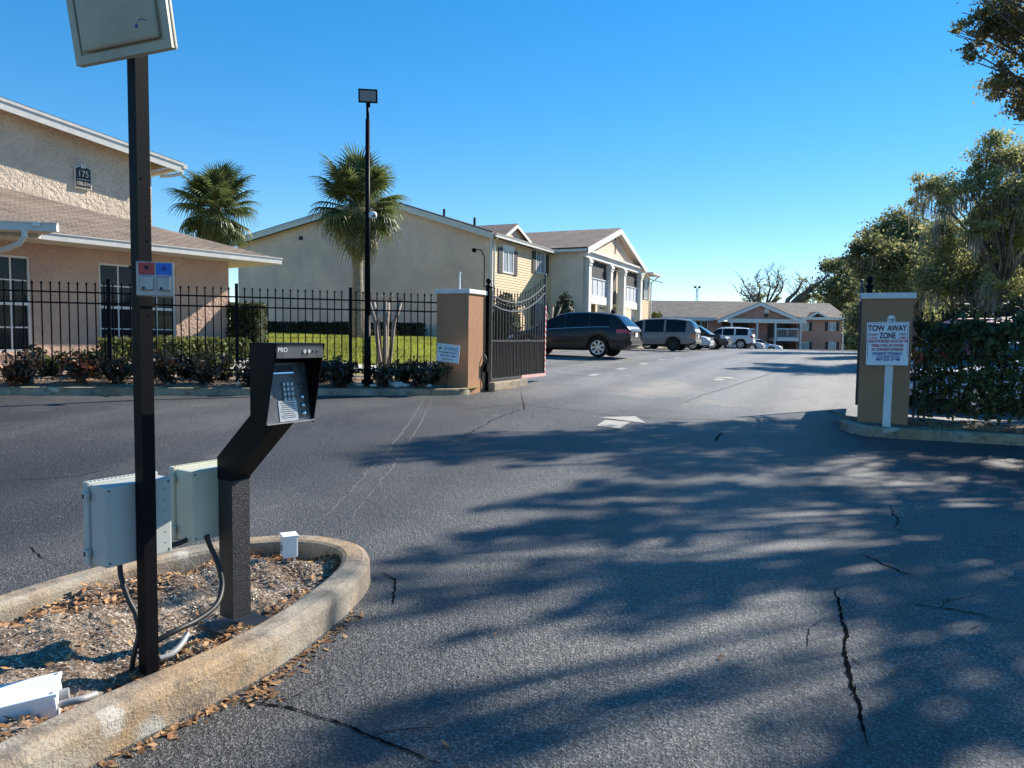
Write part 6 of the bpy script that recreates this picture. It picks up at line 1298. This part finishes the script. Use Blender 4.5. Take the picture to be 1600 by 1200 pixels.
SUV = vt(5.08, 1.94, .375, 1.55, -1.33, [(-2.54,.50), (-2.3,.34), (-1.9,.26), (1.9,.24), (2.54,.30)], [(-2.54,.98), (-2.4,1.10), (-1.5,1.15), (-.6,1.12), (.5,1.06), (1.1,1.02), (1.9,.93), (2.35,.82), (2.54,.66)],
    [(-2.54,1.0), (-2.48,1.08), (-2.33,1.24), (-2.02,1.56), (-1.78,1.645), (-1.3,1.70), (-.6,1.73), (-.1,1.715), (.35,1.63), (.8,1.42), (1.3,1.12), (1.5,1.0), (2.54,.66)], [(-1.72,-.98), (-.90,-.02), (.06,1.08)], (.38, 1.42), (-2.40, -1.98), seams=(-.95,.02,1.12), handles=(-.72,.26), mir=.92, rail=None, tl=.52, tj=(4,), tm='light_red', rim=.268, spk=7, bz=.56, pz=.86)
VAN = vt(5.08, 1.87, .35, 1.62, -1.40, [(-2.54,.45), (-2.2,.30), (1.9,.22), (2.54,.28)], [(-2.54,.95), (-2.4,1.02), (0,1.0), (1.2,.95), (2.0,.86), (2.54,.66)], [(-2.54,1.0), (-2.50,1.10), (-2.38,1.40), (-2.24,1.58), (-2.0,1.68), (-1.5,1.735), (-.8,1.755), (0,1.73), (.5,1.65), (1.0,1.44), (1.6,1.08), (1.9,.92), (2.54,.66)], [(-2.06,-.98), (-.88,.14), (.26,1.2)], (.5, 1.75), (-2.46, -2.14), seams=(-.93,.2,1.2), handles=(-.6,.45), mir=1.2, tl=.24, tj=(3,4), tm='light_orange', rimm='dark_rim', rim=.24, spk=5, bz=.50, pz=.80, trim='trim_black')
CROSS = vt(4.6, 1.85, .36, 1.32, -1.32, [(-2.3,.45), (-1.9,.28), (1.8,.26), (2.3,.32)], [(-2.3,.95), (-1.5,1.05), (.5,1.0), (1.0,1.0), (1.7,.95), (2.1,.86), (2.3,.70)], [(-2.3,1.0), (-2.2,1.1), (-1.85,1.5), (-1.4,1.62), (-.3,1.66), (.3,1.58), (1.05,1.10), (1.2,1.0), (2.3,.70)], [(-1.7,-.85), (-.75,.1), (.2,.85)], (.3, 1.1), (-2.2, -1.8), seams=(-.8,.1,1.0), handles=(-.55,.35), mir=.75, rim=.25, spk=6, hl=.45, hj=(4,5), bz=.52)
JEEP = vt(4.82, 1.94, .385, 1.45, -1.46, [(-2.41,.48), (-2.1,.36), (1.9,.34), (2.41,.40)], [(-2.41,1.02), (-2.3,1.12), (-1,1.12), (.5,1.08), (1.1,1.05), (2.2,.98), (2.41,.80)], [(-2.41,1.04), (-2.38,1.14), (-2.15,1.60), (-1.9,1.73), (-.6,1.76), (.2,1.74), (.5,1.66), (1.15,1.10), (2.41,.80)], [(-2.0,-1.0), (-.9,-.02), (.06,.9)], (.48, 1.12), (-2.34, -2.0), seams=(-.95,.02,1.0), handles=(-.7,.28), mir=.85, rim=.26, spk=5, tl=.22, tj=(4,5), bz=.60, rail=(-1.7,.2), railc=1, trim='trim_black')
SEDAN = vt(4.75, 1.82, .33, 1.4, -1.38, [(-2.37,.42), (-2.0,.24), (1.9,.22), (2.37,.28)], [(-2.37,.85), (-2.2,.98), (-1.4,1.0), (.3,.94), (1.0,.92), (1.8,.82), (2.2,.72), (2.37,.56)], [(-2.37,.87), (-2.2,1.0), (-1.75,1.02), (-1.0,1.36), (-.4,1.45), (.2,1.42), (1.15,.95), (2.37,.56)], [(-1.2,-.4), (-.3,.85)], (.22, 1.15), (-1.7, -.95), seams=(-.9,-.35,.85), handles=(-.7,.05), mir=.75, rim=.225, spk=8, hl=.5, hj=(4,5), bz=.48, trim='chrome')
aL = math.atan2(.4226, -.9063); aR = math.atan2(-.4226, .9063)
def cloc(px, Y): x = (px-800)/F*Y; return V((x, Y, g(x, Y)))
def rear_at(px, Y, ang, xo):
    """place so that the local point xo on the centre line projects near px at depth Y"""
    x = (px-800)/F*Y; d = V((math.cos(ang), math.sin(ang), 0)); p = V((x, Y, 0)) - d*xo; return V((p.x, p.y, g(p.x, p.y)))
car('dark charcoal crossover parked nearest, behind the open gate', rear_at(945, 28.45, aL, -1.33), aL, SUV, 'paint_charcoal')
car('taupe grey minivan with dark wheels in the parking row', rear_at(1056, 39.6, aL, -1.40), aL, VAN, 'paint_taupe', 'minivan')
car('silver sedan with only its nose showing beyond the minivan', rear_at(1101, 45.0, aR, 2.0), aR, SEDAN, 'paint_silver')
car('dark brown crossover parked nose out beyond the silver sedan', rear_at(1115, 49.0, aR, 1.32), aR, CROSS, 'paint_brown')
car('white boxy utility vehicle furthest along the parking row', rear_at(1158, 61.5, aL, -1.46), aL, JEEP, 'paint_white')
car('small silver car with nose out right of the white vehicle', rear_at(1176, 70.0, aR, 1.4), aR, SEDAN, 'paint_silver')
car('pale blue car mostly hidden behind the crest of the lot', rear_at(1205, 77.0, aR, 1.4), aR, SEDAN, 'paint_pale')
car('maroon vehicle whose roof shows above the right hedge', V((12.0, 17.0, g(12.0, 17.0)+.14)), math.radians(8), JEEP, 'paint_maroon')
car('white car glimpsed through gaps in the right hedge', V((10.6, 15.6, g(10.6, 15.6))), math.radians(186), SEDAN, 'paint_white')
